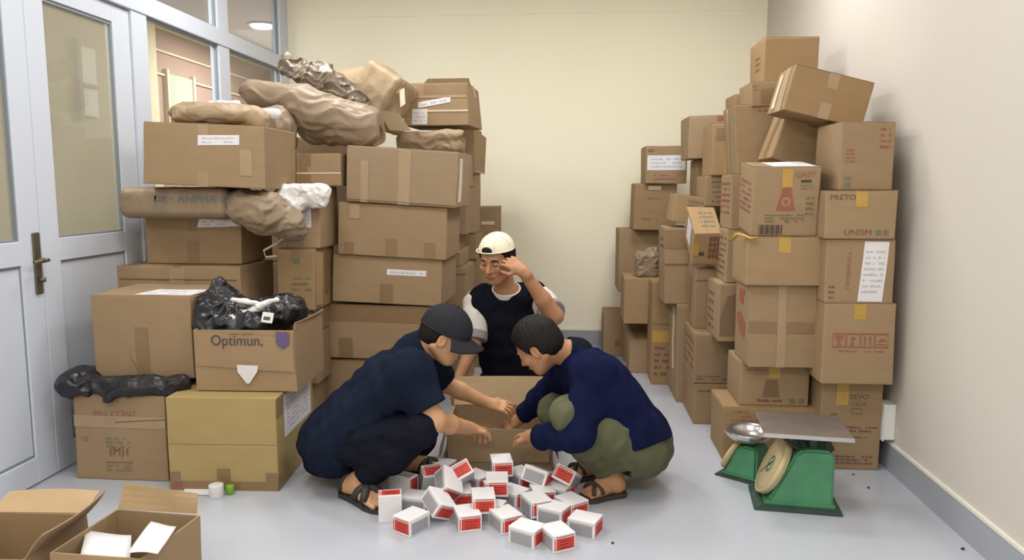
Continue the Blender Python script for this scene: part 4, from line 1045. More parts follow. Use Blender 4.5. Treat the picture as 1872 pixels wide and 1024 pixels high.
H3 = carton('tall pale carton with a yellow tape edge, next to the slanting plain one', (1303, 1368, 226), 4.72, .32, H2.top, tone=.04, sat=.05, dec=[('yellow', 'F', .36, .02, .60, .62), ('tape', 'F', .1, .7, .4, .92)])
H4 = carton('little carton perched beside the highest carton, lit on one side', (1344, 1395, 172), 4.78, .28, H3.top, tone=-.07, sat=.1)
R3b = carton('carton with brown tape band half hidden under the tilted top carton', (1376, 1432, 150), 4.40, .30, C7_.top - .02, roll=-3, tone=.0, dec=[('tape', 'F', .3, .1, .9, .7), ('lines', 'F', .02, .6, .2, .9, 2, 'red')])
R1 = carton('highest plain carton of all, tucked into the corner by the pale wall', (1399, 1498, 68), 4.48, .34, R3b.top - .0, tone=-.03, sat=.12, dec=[('lines', 'L', .4, .3, .7, .7, 3, 'red')])
R2 = carton('big tilted carton balanced on top of the pile against the pale wall', (1438, 1578, 118), 3.80, .30, A5.top + .035, roll=14, tone=-.07, sat=.12, size=(.372, None, .215), lift=False, dec=[('strap', 'L', .2, .1, .4, .9), ('clear', 'L', .5, 0, .8, 1)], seam='y', tape='clear')

carton = _carton
# ------------------------------------------------------------------ open carton being packed, small boxes, scales, papers
pbz = J(910, 784, 3.46).z
PB = open_carton('open carton being packed between the squatting men, its front flap folded down', .50, .40, pbz, (-.355, 3.655, 0), yaw=4, tone=.0, name='open_cardboard_carton', flaps={'F': (263, pbz - .045), 'B': (118, (J(910, 689, 3.92).z - pbz) / .88), 'L': (256, pbz - .05), 'R': (258, pbz - .05)})
# one small box, then its copies
def small_box_meshes():
    W, Dp, Hh = .092, .112, .068
    bm = box_bm((-W / 2, -Dp / 2, 0), (W / 2, Dp / 2, Hh), .0025)
    root = thing('small_box', None, 'box', group='small white and red boxes spilled on the floor')
    from_bm('body', bm, M['bx_white'], root)
    e = .0006
    def pan(nm, a, b, m): return box(nm, a, b, m, root)
    r = pan('red_panel', (-W / 2 + .012, -Dp / 2 - e, .010), (W / 2 - .006, -Dp / 2, Hh - .014), M['bx_red'])
    for k in range(3):
        z = .016 + .012 * k
        x0 = -W / 2 + .026; x1 = x0 + (.046, .038, .05)[k]
        box('print_line', (x0, -Dp / 2 - 2 * e, z), (x1, -Dp / 2 - e, z + .004), M['bx_dred'], r)
    pan('red_stripe', (-W / 2 + .004, -Dp / 2 - e, .010), (-W / 2 + .008, -Dp / 2, Hh - .014), M['bx_red'])
    pan('red_stripe', (-W / 2 + .012, -Dp / 2 - e, Hh - .010), (W / 2 - .006, -Dp / 2, Hh - .007), M['bx_dred'])
    pan('grey_panel', (-W / 2 - e, -Dp / 2 + .010, .006), (-W / 2, Dp / 2 - .010, Hh - .016), M['bx_grey'])  # both sides coloured greyer than the white body
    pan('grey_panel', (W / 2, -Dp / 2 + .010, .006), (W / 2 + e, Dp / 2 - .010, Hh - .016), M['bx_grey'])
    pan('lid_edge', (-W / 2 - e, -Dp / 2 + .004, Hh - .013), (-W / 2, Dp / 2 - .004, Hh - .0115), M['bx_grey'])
    return root
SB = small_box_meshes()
def dup(root):
    r = root.copy(); COL.objects.link(r)
    for ch in list(root.children):
        c = ch.copy(); COL.objects.link(c); c.parent = r
        for g in ch.children:
            q = g.copy(); COL.objects.link(q); q.parent = c
    return r
# pixel of the resting point, height, turn (deg), tilt about x, tilt about y, label
SPILL = [
    (745, 984, 0, -32, 0, 0, 'small box on the floor at the near edge, closest to the dark sandal'),
    (709, 958, 0, 14, -90, 0, 'small box standing on end beside the dark sandal, red end upward'),
    (850, 976, 0, 20, 0, 0, 'small box flat on the floor at the near edge, second from the dark sandal'),
    (921, 980, 0, 34, 0, 0, 'small box turned aslant on the floor, middle of the near edge'),
    (962, 1006, 0, 62, 0, 0, 'small box showing mostly its grey side, one of the two nearest the viewer'),
    (1018, 1014, 0, 30, 0, 0, 'small box nearest the viewer of all, red end forward'),
    (1070, 988, 0, 68, 0, 0, 'small box alone at the end of the spill nearest the floor speck, grey side forward'),
    (1012, 966, 0, 64, 0, 0, 'low small box behind the two nearest ones, white top seen'),
    (1044, 953, 0, 40, 0, 0, 'small box behind the lone end one, its red end in shade'),
    (978, 950, 0.012, 28, 0, 0, 'small box raised on others with a red end forward, before the tilted white one'),
    (1036, 912, 0.02, -26, -30, 16, 'small box tipped up beside the sandal of the man in blue, red face showing'),
    (982, 906, 0.03, 70, 10, 22, 'tilted small box with a bright white lid, between the open carton and the red-ended ones'),
    (906, 910, 0.062, 6, 0, 0, 'small box on the heap with a square red end, just below the topmost white box'),
    (914, 874, 0.07, 12, 0, 0, 'topmost white small box lying against the front of the open carton'),
    (880, 942, 0.045, 10, 0, 0, 'small red-ended box on the heap between the corner-leaning one and the near edge'),
    (838, 910, 0.045, 24, -38, -24, 'small box leaning on its corner with its red end turned up'),
    (815, 930, 0.03, 36, 38, 30, 'small box tipped with its white lid facing the viewer, under the corner-leaning one'),
    (797, 964, 0, 48, 24, 24, 'small box half overturned showing white and grey faces, behind the near edge'),
    (757, 942, 0, 80, 0, 0, 'small box lying flat in the shade beside the upright one'),
    (733, 914, 0, 66, 0, -90, 'small grey-sided box standing on end next to the trouser hem'),
    (783, 914, 0, 24, -60, 0, 'small box with a dark red end, in the shade behind the tipped one'),
    (803, 878, 0, 70, 0, 0, 'small box lying crosswise at the far edge, near the flap of the open carton'),
    (935, 934, 0, 55, 0, 0, 'small box wedged dark in the middle of the heap'),
    (950, 898, 0.0, 40, 0, 0, 'small box behind the heap at the foot of the open carton'),
    (868, 904, 0, 50, 0, 0, 'small box low between the corner-leaning one and the square red end'),
    (1020, 924, 0, 64, 0, 0, 'small box lying flat behind the red one by the blue-shirted man'),
    (893, 960, 0, 76, 0, 0, 'small box under the heap, only its shaded side seen'),
    (838, 932, 0, 12, 0, 0, 'small box under the corner-leaning one, almost hidden'),
    (990, 930, 0, 15, 0, 0, 'small box under the tilted white-lidded one, in shade'),
    (905, 925, 0, 22, 0, 0, 'small box beneath the square red-ended one, in shade'),
]
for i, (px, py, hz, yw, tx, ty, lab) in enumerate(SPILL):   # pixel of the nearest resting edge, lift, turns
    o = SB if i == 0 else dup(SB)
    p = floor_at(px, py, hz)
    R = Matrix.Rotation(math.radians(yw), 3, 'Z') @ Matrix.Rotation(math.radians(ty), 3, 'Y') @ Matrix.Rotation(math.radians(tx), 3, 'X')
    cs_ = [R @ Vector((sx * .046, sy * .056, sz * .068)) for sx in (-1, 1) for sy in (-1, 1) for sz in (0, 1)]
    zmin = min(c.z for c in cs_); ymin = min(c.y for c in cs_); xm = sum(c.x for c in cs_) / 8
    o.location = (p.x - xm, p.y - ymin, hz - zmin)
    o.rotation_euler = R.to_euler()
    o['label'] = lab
sc_ = thing('green_tin', 'dark green and silver flattened packet in the shade behind the upright grey box', 'packet', floor_at(768, 893), (0, 0, .4))
box('wrapper', (-.05, -.03, 0), (.05, .03, .04), M['sdark'], sc_, .008); box('silver_end', (-.056, -.025, .005), (-.05, .025, .034), M['bx_grey'], sc_, .002); box('silver_end', (.05, -.025, .005), (.056, .025, .034), M['bx_grey'], sc_, .002)

# ---- the big platform scale
def dial_scale(name, label, at, yaw, k, tops, pan=False):
    """A spring scale: cast base, sheet metal body with a slanting dial on its front, platform or pan above. Its front looks along -x."""
    t = thing(name, label, 'scale', at, (0, 0, math.radians(yaw)))
    def P(poly): return [(x * k, z * k) for x, z in poly]
    prism('base_plate', P([(-.235, 0), (.20, 0), (.20, .012), (.165, .028), (-.20, .028), (-.235, .012)]), -.16 * k, .16 * k, M['sdark'], t, .004)
    prism('body', P([(-.17, .028), (.155, .028), (.155, .30), (.135, .325), (.005, .325), (-.035, .30)]), -.125 * k, .125 * k, M['sgreen'], t, .010)
    prism('body_skirt', P([(-.185, .024), (.165, .024), (.165, .045), (-.178, .045)]), -.135 * k, .135 * k, M['sgreen'], t, .004)
    nv = Vector((-.272, 0, .135)).normalized()
    c = Vector((-.116, 0, .186)) * k
    zx = nv; xx = Vector((0, 1, 0)); yx = zx.cross(xx)
    MM = Matrix((xx, yx, zx)).transposed().to_4x4(); MM.translation = c
    R = .160 * k
    dl_ = lathe('dial', [(R * .98, -.01 * k), (R, 0), (R, .022 * k), (R * .97, .027 * k), (.001, .027 * k)], M['dial'], t, 48, MM)
    lathe('dial_rim', [(R * 1.0, .0), (R * 1.02, .0), (R * 1.02, .029 * k), (R * .965, .030 * k), (R * .965, .0275 * k), (R, .026 * k)], M['dial'], dl_, 48, MM)
    lathe('dial_emblem', [(R * .30, .0272 * k), (R * .30, .0285 * k), (.0005, .0285 * k)], M['sgreen'], dl_, 24, MM)
    lathe('emblem_ring', [(R * .20, .0286 * k), (R * .20, .0292 * k), (R * .10, .0292 * k), (R * .10, .0286 * k)], M['dial'], dl_, 24, MM)
    vs, fs = [], []
    for i in range(60):
        a = math.radians(6 * i); L = .10 if i % 5 == 0 else .05
        u = Vector((math.cos(a), math.sin(a), 0)); v = Vector((-u.y, u.x, 0))
        n0 = len(vs)
        for r_, s_ in ((R * .92, 1), (R * .92, -1), (R * (.92 - L), -1), (R * (.92 - L), 1)):
            q = u * r_ + v * s_ * .0009; q.z = .0278 * k; vs.append(MM @ q)
        fs.append((n0, n0 + 1, n0 + 2, n0 + 3))
    tk = mesh('graduation_marks', vs, fs, M['iron'], dl_); tk['kind'] = 'stuff'
    nd = [Vector((-.003, -.25 * R, .031 * k)), Vector((.003, -.25 * R, .031 * k)), Vector((.0015, .8 * R, .031 * k)), Vector((-.0015, .8 * R, .031 * k))]
    rz = Matrix.Rotation(-.75, 3, 'Z')
    mesh('needle', [MM @ (rz @ v) for v in nd] + [MM @ (rz @ v + Vector((0, 0, .0012))) for v in nd], [(0, 1, 2, 3), (7, 6, 5, 4), (0, 1, 5, 4), (1, 2, 6, 5), (2, 3, 7, 6), (3, 0, 4, 7)], M['bronze'], dl_)
    return t
GS = dial_scale('platform_scale', 'big green dial scale with a flat worn steel platform on the floor', (.955, 3.20, 0), -7, .80, .34)
k = .80
for y in (-.05, .05): box('post', (.03, y - .014, .255), (.058, y + .014, .318), M['sdark'], GS, .003)
prism('spider', [(-.10, .300), (.12, .300), (.10, .318), (-.08, .318)], -.07, .07, M['iron'], GS, .003)
prism('frame_arm', [(-.02, .25), (-.005, .25), (-.08, .31), (-.10, .31)], -.08, -.06, M['iron'], GS, .002)
prism('frame_arm', [(.085, .252), (.10, .245), (.125, .262), (.10, .31), (.085, .31)], -.08, -.06, M['iron'], GS, .002)
box('platform', (-.165, -.155, .330), (.18, .16, .339), M['steel'], GS, .002)
box('platform_lip', (-.165, -.1565, .322), (.18, -.153, .336), M['chrome'], GS, .001)
box('platform_underside', (-.15, -.14, .318), (.165, .145, .330), M['iron'], GS, .002)
SS = dial_scale('pan_scale', 'small green dial scale carrying a shallow shiny round pan, behind the big green scale', (.80, 3.47, 0), -38, .50, .2)
for a in (-.022, .022): box('post', (.008 + a - .008, -.008, .155), (.008 + a + .008, .008, .174), M['iron'], SS, .002)
box('pan_support', (-.03, -.02, .168), (.045, .02, .178), M['iron'], SS, .002)
lathe('pan', [(.045, .174), (.075, .184), (.098, .205), (.108, .222), (.111, .222), (.110, .218), (.100, .199), (.077, .178), (.045, .170)][::-1], M['chrome'], SS, 40, Matrix.Translation((.008, 0, .002)))
# ---- open cartons and papers nearest the viewer
Q1 = open_carton('open empty carton nearest the viewer holding white paper sheets', .29, .30, .27, (-1.36, 2.15, 0), yaw=-3, tone=.03, flaps={'B': (112, .075, -.3)})
Q2 = open_carton('open empty carton with splayed flaps beside the open carton holding papers', .34, .32, .26, (-1.745, 2.12, 0), yaw=3, tone=.0, flaps={'B': (160, .10), 'R': (128, .10, .2)}, dec=[])
def sheet(label, pts, lift=0.0):
    t = [Vector(pt_) for pt_ in pts]
    vs, fs = [], []
    N = 6
    for l in (0, 1):
        for j in range(N + 1):
            for i in range(N + 1):
                u, v = i / N, j / N
                p_ = (t[0] * (1 - u) + t[1] * u) * (1 - v) + (t[3] * (1 - u) + t[2] * u) * v
                vs.append(p_ + Vector((0, 0, l * .0012 + .006 * math.sin(3 * u + 2 * v))))
    n2 = (N + 1) ** 2; ix = lambda l, i, j: l * n2 + j * (N + 1) + i
    for j in range(N):
        for i in range(N):
            fs.append((ix(1, i, j), ix(1, i + 1, j), ix(1, i + 1, j + 1), ix(1, i, j + 1))); fs.append((ix(0, i, j + 1), ix(0, i + 1, j + 1), ix(0, i + 1, j), ix(0, i, j)))
    for a in range(N):
        fs += [(ix(0, a, 0), ix(0, a + 1, 0), ix(1, a + 1, 0), ix(1, a, 0)), (ix(0, a + 1, N), ix(0, a, N), ix(1, a, N), ix(1, a + 1, N)), (ix(0, 0, a + 1), ix(0, 0, a), ix(1, 0, a), ix(1, 0, a + 1)), (ix(0, N, a), ix(0, N, a + 1), ix(1, N, a + 1), ix(1, N, a))]
    o = mesh('paper_sheet', vs, fs, M['paper'], None, True)
    return tag(o, label, 'paper', 'loose papers in the open carton')
def zat(px, py, z): return tuple(floor_at(px, py, z))
sheet('white paper sheet laid aslant over the rim of the open carton nearest the viewer', [zat(233, 1012, .286), zat(288, 1014, .286), zat(322, 960, .292), zat(276, 957, .292)])
sheet('larger white sheet lying inside the open carton, behind the slanted sheet', [zat(137, 1060, .245), zat(236, 1045, .245), zat(240, 976, .25), zat(158, 974, .25)])
sheet('lower white sheet inside the open carton, cut off by the picture edge', [zat(150, 1080, .236), zat(240, 1072, .236), zat(238, 1008, .236), zat(170, 1012, .236)])
# ---- bits on the floor
tr = thing('tape_roll', 'small white plastic roll on the floor before the yellowish carton', 'roll', floor_at(396, 908))
lathe('roll', [(.016, .0), (.03, .0), (.031, .003), (.031, .052), (.03, .055), (.016, .055)], M['plastic'], tr, 28)
lathe('core', [(.010, .002), (.0158, .002), (.0158, .053), (.010, .053)], M['bx_grey'], tr, 20)
lm_ = lathe('bottle_cap', [(.017, 0), (.019, .003), (.019, .036), (.016, .04), (.001, .04)], M['lime'], None, 24)
lm_.location = floor_at(421, 903); tag(lm_, 'lime green plastic cap next to the small white roll', 'cap')
pa = [zat(335, 905, .001), zat(388, 907, .001), zat(386, 896, .001), zat(338, 893, .001)]
ps = mesh('paper_scrap', [Vector(a_) + Vector((0, 0, .002 + l * .003)) for l in (0, 1) for a_ in pa], [(3, 2, 1, 0), (4, 5, 6, 7), (0, 1, 5, 4), (1, 2, 6, 5), (2, 3, 7, 6), (3, 0, 4, 7)], M['paper'])
tag(ps, 'white paper scrap on the floor beside the small white roll', 'paper')
rng_ = random.Random(4)
for px, py, r_, lab in ((1120, 994, .007, 'dark speck of grit on the floor beyond the small boxes'), (1760, 1005, .008, 'dark speck of grit on the floor near the pale wall'), (1588, 893, .007, 'dark speck of grit on the floor beside the big green scale'), (1560, 868, .006, 'dark speck of grit on the floor under the wall pile')):
    p = floor_at(px, py)
    bm = bmesh.new(); bmesh.ops.create_icosphere(bm, subdivisions=1, radius=r_)
    for v in bm.verts: v.co *= rng_.uniform(.7, 1.15); v.co.z *= .7
    o = from_bm('floor_grit', bm, M['debris']); o.location = (p.x, p.y, r_ * .5)
    tag(o, lab, 'grit', 'specks of grit on the floor')
# ------------------------------------------------------------------ the three men
V3 = Vector
def arr(v): return np.array(v[:], float)
def hand(F, wrist, dirv, back, thumb, curl=(.35, .5, .4), k=.95, spread=.10, tcurl=.5):
    """Palm, four fingers of unequal length and a thumb leaving the side of the palm. back: the way the back of the hand faces; thumb: +1 / -1 side."""
    d = V3(dirv).normalized(); n = V3(back); n = (n - d * n.dot(d)).normalized(); l = n.cross(d) * thumb
    w_ = V3(wrist)
    kn = []
    for i in range(4):
        x = (1.5 - i) * .0212 * k
        q = w_ + d * ((.088, .092, .088, .080)[i] * k) + l * x
        kn.append(q)
        F.cap(w_ + d * .012 + l * x * .55, q, .0145 * k, .0108 * k, .012)
    F.cap(w_ - d * .03, w_ + d * .03, .024 * k, .024 * k, .02)
    for i in range(4):
        L = (.070, .079, .073, .057)[i] * k
        sp = (1.5 - i) * spread
        fd = (d + l * sp).normalized(); p_ = kn[i]; ang = 0
        for s_, fr in enumerate((.44, .31, .25)):
            ang += curl[s_] * (1 + .08 * i)
            dd = fd * math.cos(ang) - n * math.sin(ang)
            q = p_ + dd * L * fr
            F.cap(p_, q, (.0092, .0086, .0080)[s_] * k, (.0086, .0080, .0072)[s_] * k, .003)
            p_ = q
    b = w_ + d * .022 * k + l * .024 * k - n * .004
    td = (d * .62 + l * .72 - n * .25).normalized()
    p1 = b + td * .042 * k
    F.cap(w_ + d * .012, p1, .014 * k, .0112 * k, .012)
    t2 = (d * .9 + l * (.45 - tcurl * .6) - n * (.2 + tcurl * .3)).normalized()
    p2 = p1 + t2 * .030 * k
    F.cap(p1, p2, .0108 * k, .0098 * k, .003)
    t3 = (t2 - n * .15 - l * .2 * tcurl).normalized()
    F.cap(p2, p2 + t3 * .024 * k, .0098 * k, .0078 * k, .003)

def head(F, c, A, k=1.0):
    """A head with brow, sockets, nose, lips, chin and ears; columns of A: forward, left, up; c lies between the ears."""
    c = np.array(c[:], float)
    def P(x, y, z): return c + (A[:, 0] * x + A[:, 1] * y + A[:, 2] * z) * k
    def E(p_, r, kk=.02, mode='add'): F.ell(P(*p_), np.array(r) * k, A, kk, mode)
    E((-.008, 0, .035), (.094, .073, .084), .02)
    E((.022, 0, -.020), (.068, .062, .085), .03)
    E((.044, 0, -.066), (.042, .045, .040), .03)
    E((.066, 0, -.092), (.022, .024, .018), .02)
    F.cap(P(-.02, .056, -.045), P(.055, .028, -.088), .018 * k, .016 * k, .025); F.cap(P(-.02, -.056, -.045), P(.055, -.028, -.088), .018 * k, .016 * k, .025)
    F.cap(P(.080, .034, .024), P(.088, -.034, .024), .0095 * k, .0095 * k, .014)
    for s_ in (1, -1):
        E((.060, s_ * .042, -.022), (.028, .024, .022), .02)
        E((.092, s_ * .031, .006), (.014, .017, .011), .012, 'sub')
        E((.080, s_ * .031, .006), (.013, .015, .010), .004)
        E((-.002, s_ * .076, -.006), (.020, .008, .032), .006)
        E((.002, s_ * .083, -.004), (.010, .006, .018), .005, 'sub')
    F.cap(P(.088, 0, .012), P(.110, 0, -.026), .0085 * k, .0125 * k, .010)
    F.cap(P(.096, .012, -.030), P(.096, -.012, -.030), .0088 * k, .0088 * k, .008)
    E((.090, 0, -.052), (.011, .024, .0055), .006); E((.088, 0, -.063), (.011, .021, .006), .006)
    F.cap(P(.103, .02, -.0575), P(.103, -.02, -.0575), .0022, .0022, .004, 'sub')
    return P
def eyes(P, A, t, k=1.0, look=0.0, brow=True):
    for s_ in (1, -1):
        q = V3(P(.0885, s_ * .031, .003)); o = V3(t.location)
        bm = bmesh.new(); bmesh.ops.create_uvsphere(bm, u_segments=12, v_segments=8, radius=1)
        R = Matrix([list(r) for r in A])
        for v in bm.verts: v.co = R @ V3((v.co.x * .005 * k, v.co.y * .012 * k, v.co.z * .0032 * k)) + q - o
        from_bm('eye', bm, M['eye'], t, True)
        tube('eyebrow', [V3(P(.0945, s_ * .016, .025)) - o, V3(P(.0935, s_ * .032, .030)) - o, V3(P(.083, s_ * .049, .025)) - o], [.0032 * k, .0042 * k, .002 * k], M['hair'], t)
    tube('lips', [V3(P(.0985, .019, -.058)) - V3(t.location), V3(P(.1035, 0, -.0575)) - V3(t.location), V3(P(.0985, -.019, -.058)) - V3(t.location)], [.002 * k, .0042 * k, .002 * k], M['lip'], t)
def bounds(pts, m):
    a = np.array([tuple(p_) for p_ in pts]); return a.min(0) - m, a.max(0) + m
def hair_cap(t, c, A, k, lo, hi, front=.055, drop=-.06, thick=.010, mat_='hair', h=.004, side=.02):
    """Short hair: the skull a little larger, kept above and behind the hairline."""
    c = np.array(c[:], float)
    P = lambda x, y, z: c + (A[:, 0] * x + A[:, 1] * y + A[:, 2] * z) * k
    F = Field(lo, hi, h)
    F.ell(P(-.010, 0, .036), np.array((.095 + thick, .074 + thick, .085 + thick)) * k, A, 0)
    F.ell(P(-.04, 0, -.01), np.array((.06 + thick, .066 + thick * .6, .07)) * k, A, .02)
    f, l, u = A[:, 0], A[:, 1], A[:, 2]
    F.cut(P(front, 0, .062), f * .80 - u * .6, .008)         # forehead line
    F.cut(P(side, 0, -.0), f * .92 - u * .38, .006)
    F.cut(P(0, 0, drop), -u, .008)
    for s_ in (1, -1): F.ell(P(-.002, s_ * .082, -.012), np.array((.024, .02, .034)) * k, A, .004, 'sub')
    F.ripple(lambda x, y, z: .0016 * np.sin(180 * x + 90 * z) * np.sin(150 * y - 120 * z))
    return F.mesh('hair', M[mat_], t, t.location)
def baseball_cap(t, c, A, k, lo, hi, m, z0=.028, brim=True, back=False, tilt=.10):
    c = np.array(c[:], float)
    f, l, u = A[:, 0], A[:, 1], A[:, 2]
    if back: f, l = -f, -l
    P = lambda x, y, z: c + (f * x + l * y + u * z) * k
    A2 = np.stack([f, l, u], 1)
    F = Field(lo, hi, .004)
    F.ell(P(-.006 if not back else .006, 0, .040), np.array((.112, .089, .098)) * k, A2, 0)
    nrm = -(u * 1.0 + f * -tilt)
    F.cut(P(0, 0, z0), nrm, .004)
    if back: F.ell(P(-.112, 0, z0 + .022), np.array((.03, .030, .024)) * k, A2, .004, 'sub')
    cap_ = F.mesh('cap', M[m], t, t.location)
    o = V3(t.location)
    tb = V3(P(-.004, 0, .138)) - o
    bm = bmesh.new(); bmesh.ops.create_uvsphere(bm, u_segments=10, v_segments=6, radius=.007 * k)
    for v in bm.verts: v.co += tb
    from_bm('button', bm, M[m], cap_, True)
    # sweat band
    pts = []
    for i in range(25):
        a = 2 * math.pi * i / 24
        q = P(-.006 + .112 * math.cos(a), .0885 * math.sin(a), z0 + .006 + tilt * (.112 * math.cos(a)))
        pts.append(V3(q) - o)
    tube('cap_band', pts, .0035, M[m], cap_)
    # seams
    for i in range(6):
        a = math.pi / 6 + math.pi * i / 3; sp = []
        for j in range(8):
            b = j / 7 * math.pi / 2
            rr = math.cos(b)
            zc_ = .040 + .0985 * math.sin(b)
            if zc_ < z0 + .01: continue
            sp.append(V3(P(-.006 + .1125 * rr * math.cos(a), .0895 * rr * math.sin(a), zc_)) - o)
        tube('seam', sp, .0012, M[m], cap_, 5)
    if brim:
        vs, fs = [], []; NU, NV = 12, 6
        for ly in (0, 1):
            for j in range(NV + 1):
                for i in range(NU + 1):
                    a = (i / NU - .5) * 2.5; v = j / NV
                    ra, rb = .108, .108 + .075 * math.cos(a * .62) ** .7
                    r_ = ra + (rb - ra) * v
                    x = -.006 + r_ * math.cos(a) * (1.0 if v == 0 else 1.0); y = .88 * r_ * math.sin(a) * (1 - .12 * v)
                    z = z0 + .006 + tilt * x - .30 * y * y / .09 * (.4 + v) * .5 - .012 * v + ly * .004
                    vs.append(V3(P(x, y, z)) - o)
        n2 = (NU + 1) * (NV + 1); ix = lambda l_, i, j: l_ * n2 + j * (NU + 1) + i
        for j in range(NV):
            for i in range(NU):
                fs.append((ix(1, i, j), ix(1, i + 1, j), ix(1, i + 1, j + 1), ix(1, i, j + 1))); fs.append((ix(0, i, j + 1), ix(0, i + 1, j + 1), ix(0, i + 1, j), ix(0, i, j)))
        for i in range(NU):
            fs.append((ix(0, i + 1, NV), ix(0, i, NV), ix(1, i, NV), ix(1, i + 1, NV))); fs.append((ix(0, i, 0), ix(0, i + 1, 0), ix(1, i + 1, 0), ix(1, i, 0)))
        for j in range(NV):
            fs.append((ix(0, 0, j + 1), ix(0, 0, j), ix(1, 0, j), ix(1, 0, j + 1))); fs.append((ix(0, NU, j), ix(0, NU, j + 1), ix(1, NU, j + 1), ix(1, NU, j)))
        mesh('brim', vs, fs, M[m], cap_, True)
    return cap_
def foot(F, heel, toe, ankle, k=1.0):
    """A bare foot flat on the sole: heel, instep and five toes."""
    h_, t_, a_ = V3(heel), V3(toe), V3(ankle)
    d = (t_ - h_); L = d.length; d.normalize(); l = V3((-d.y, d.x, 0))
    F.cap(a_, h_ + d * .035 + V3((0, 0, .035)), .034 * k, .032 * k, .03)
    F.cap(h_ + d * .03 + V3((0, 0, .030)), h_ + d * L * .55 + V3((0, 0, .032)), .030 * k, .030 * k, .03)
    F.cap(a_ + d * .02, h_ + d * L * .66 + V3((0, 0, .026)), .03 * k, .024 * k, .03)
    for s_ in (-.5, .5): F.cap(h_ + d * L * .5 + l * s_ * .03 + V3((0, 0, .024)), h_ + d * L * .74 + l * s_ * .05 + V3((0, 0, .018)), .022, .019, .02)
    for i in range(5):
        b = h_ + d * L * (.76 - .012 * abs(i - 1)) + l * (i - 2) * .0175 + V3((0, 0, .016))
        F.cap(b, h_ + d * L * (.93 - .025 * i * (.6)) + l * (i - 2) * .0185 + V3((0, 0, .011)), .011 if i else .012, .009 if i else .011, .003)
def sandal(t, heel, toe, m, straps, side=1, w0=.046):
    h_, t_ = V3(heel), V3(toe); d = (t_ - h_); L = d.length; d.normalize(); l = V3((-d.y, d.x, 0)); o = V3(t.location)
    prof = [(-.02, .55), (.06, .85), (.25, .82), (.5, .85), (.72, 1.05), (.9, .95), (1.0, .6), (1.03, .2)]
    bm = bmesh.new()
    lo, up = [], []
    ring = [(s_, w) for s_, w in prof] + [(s_, -w) for s_, w in prof[::-1]]
    for s_, w in ring:
        q = h_ + d * L * s_ + l * w * w0 - o
        lo.append(bm.verts.new((q.x, q.y, -o.z + .001))); up.append(bm.verts.new((q.x, q.y, -o.z + .021)))
    bm.faces.new(up); bm.faces.new(lo[::-1])
    for i in range(len(ring)):
        j = (i + 1) % len(ring); bm.faces.new((lo[i], lo[j], up[j], up[i]))
    so = from_bm('sandal_sole', bm, M[m], t)
    for a, b, hgt, r_ in straps:
        pts = []
        for i in range(9):
            u = i / 8; s_ = a + (b - a) * u
            q = h_ + d * L * s_ + l * (1 - 2 * u) * w0 * 1.0 + V3((0, 0, .018 + hgt * math.sin(math.pi * u) ** .6)) - o
            pts.append(q)
        tube('sandal_strap', pts, r_, M[m], so, 8)

CUTS = {}
def shirt_folds(seed, amp=.006, fr=26): return wrinkle(seed, amp * 1.5, fr * .62, False, (1, 1, .8))

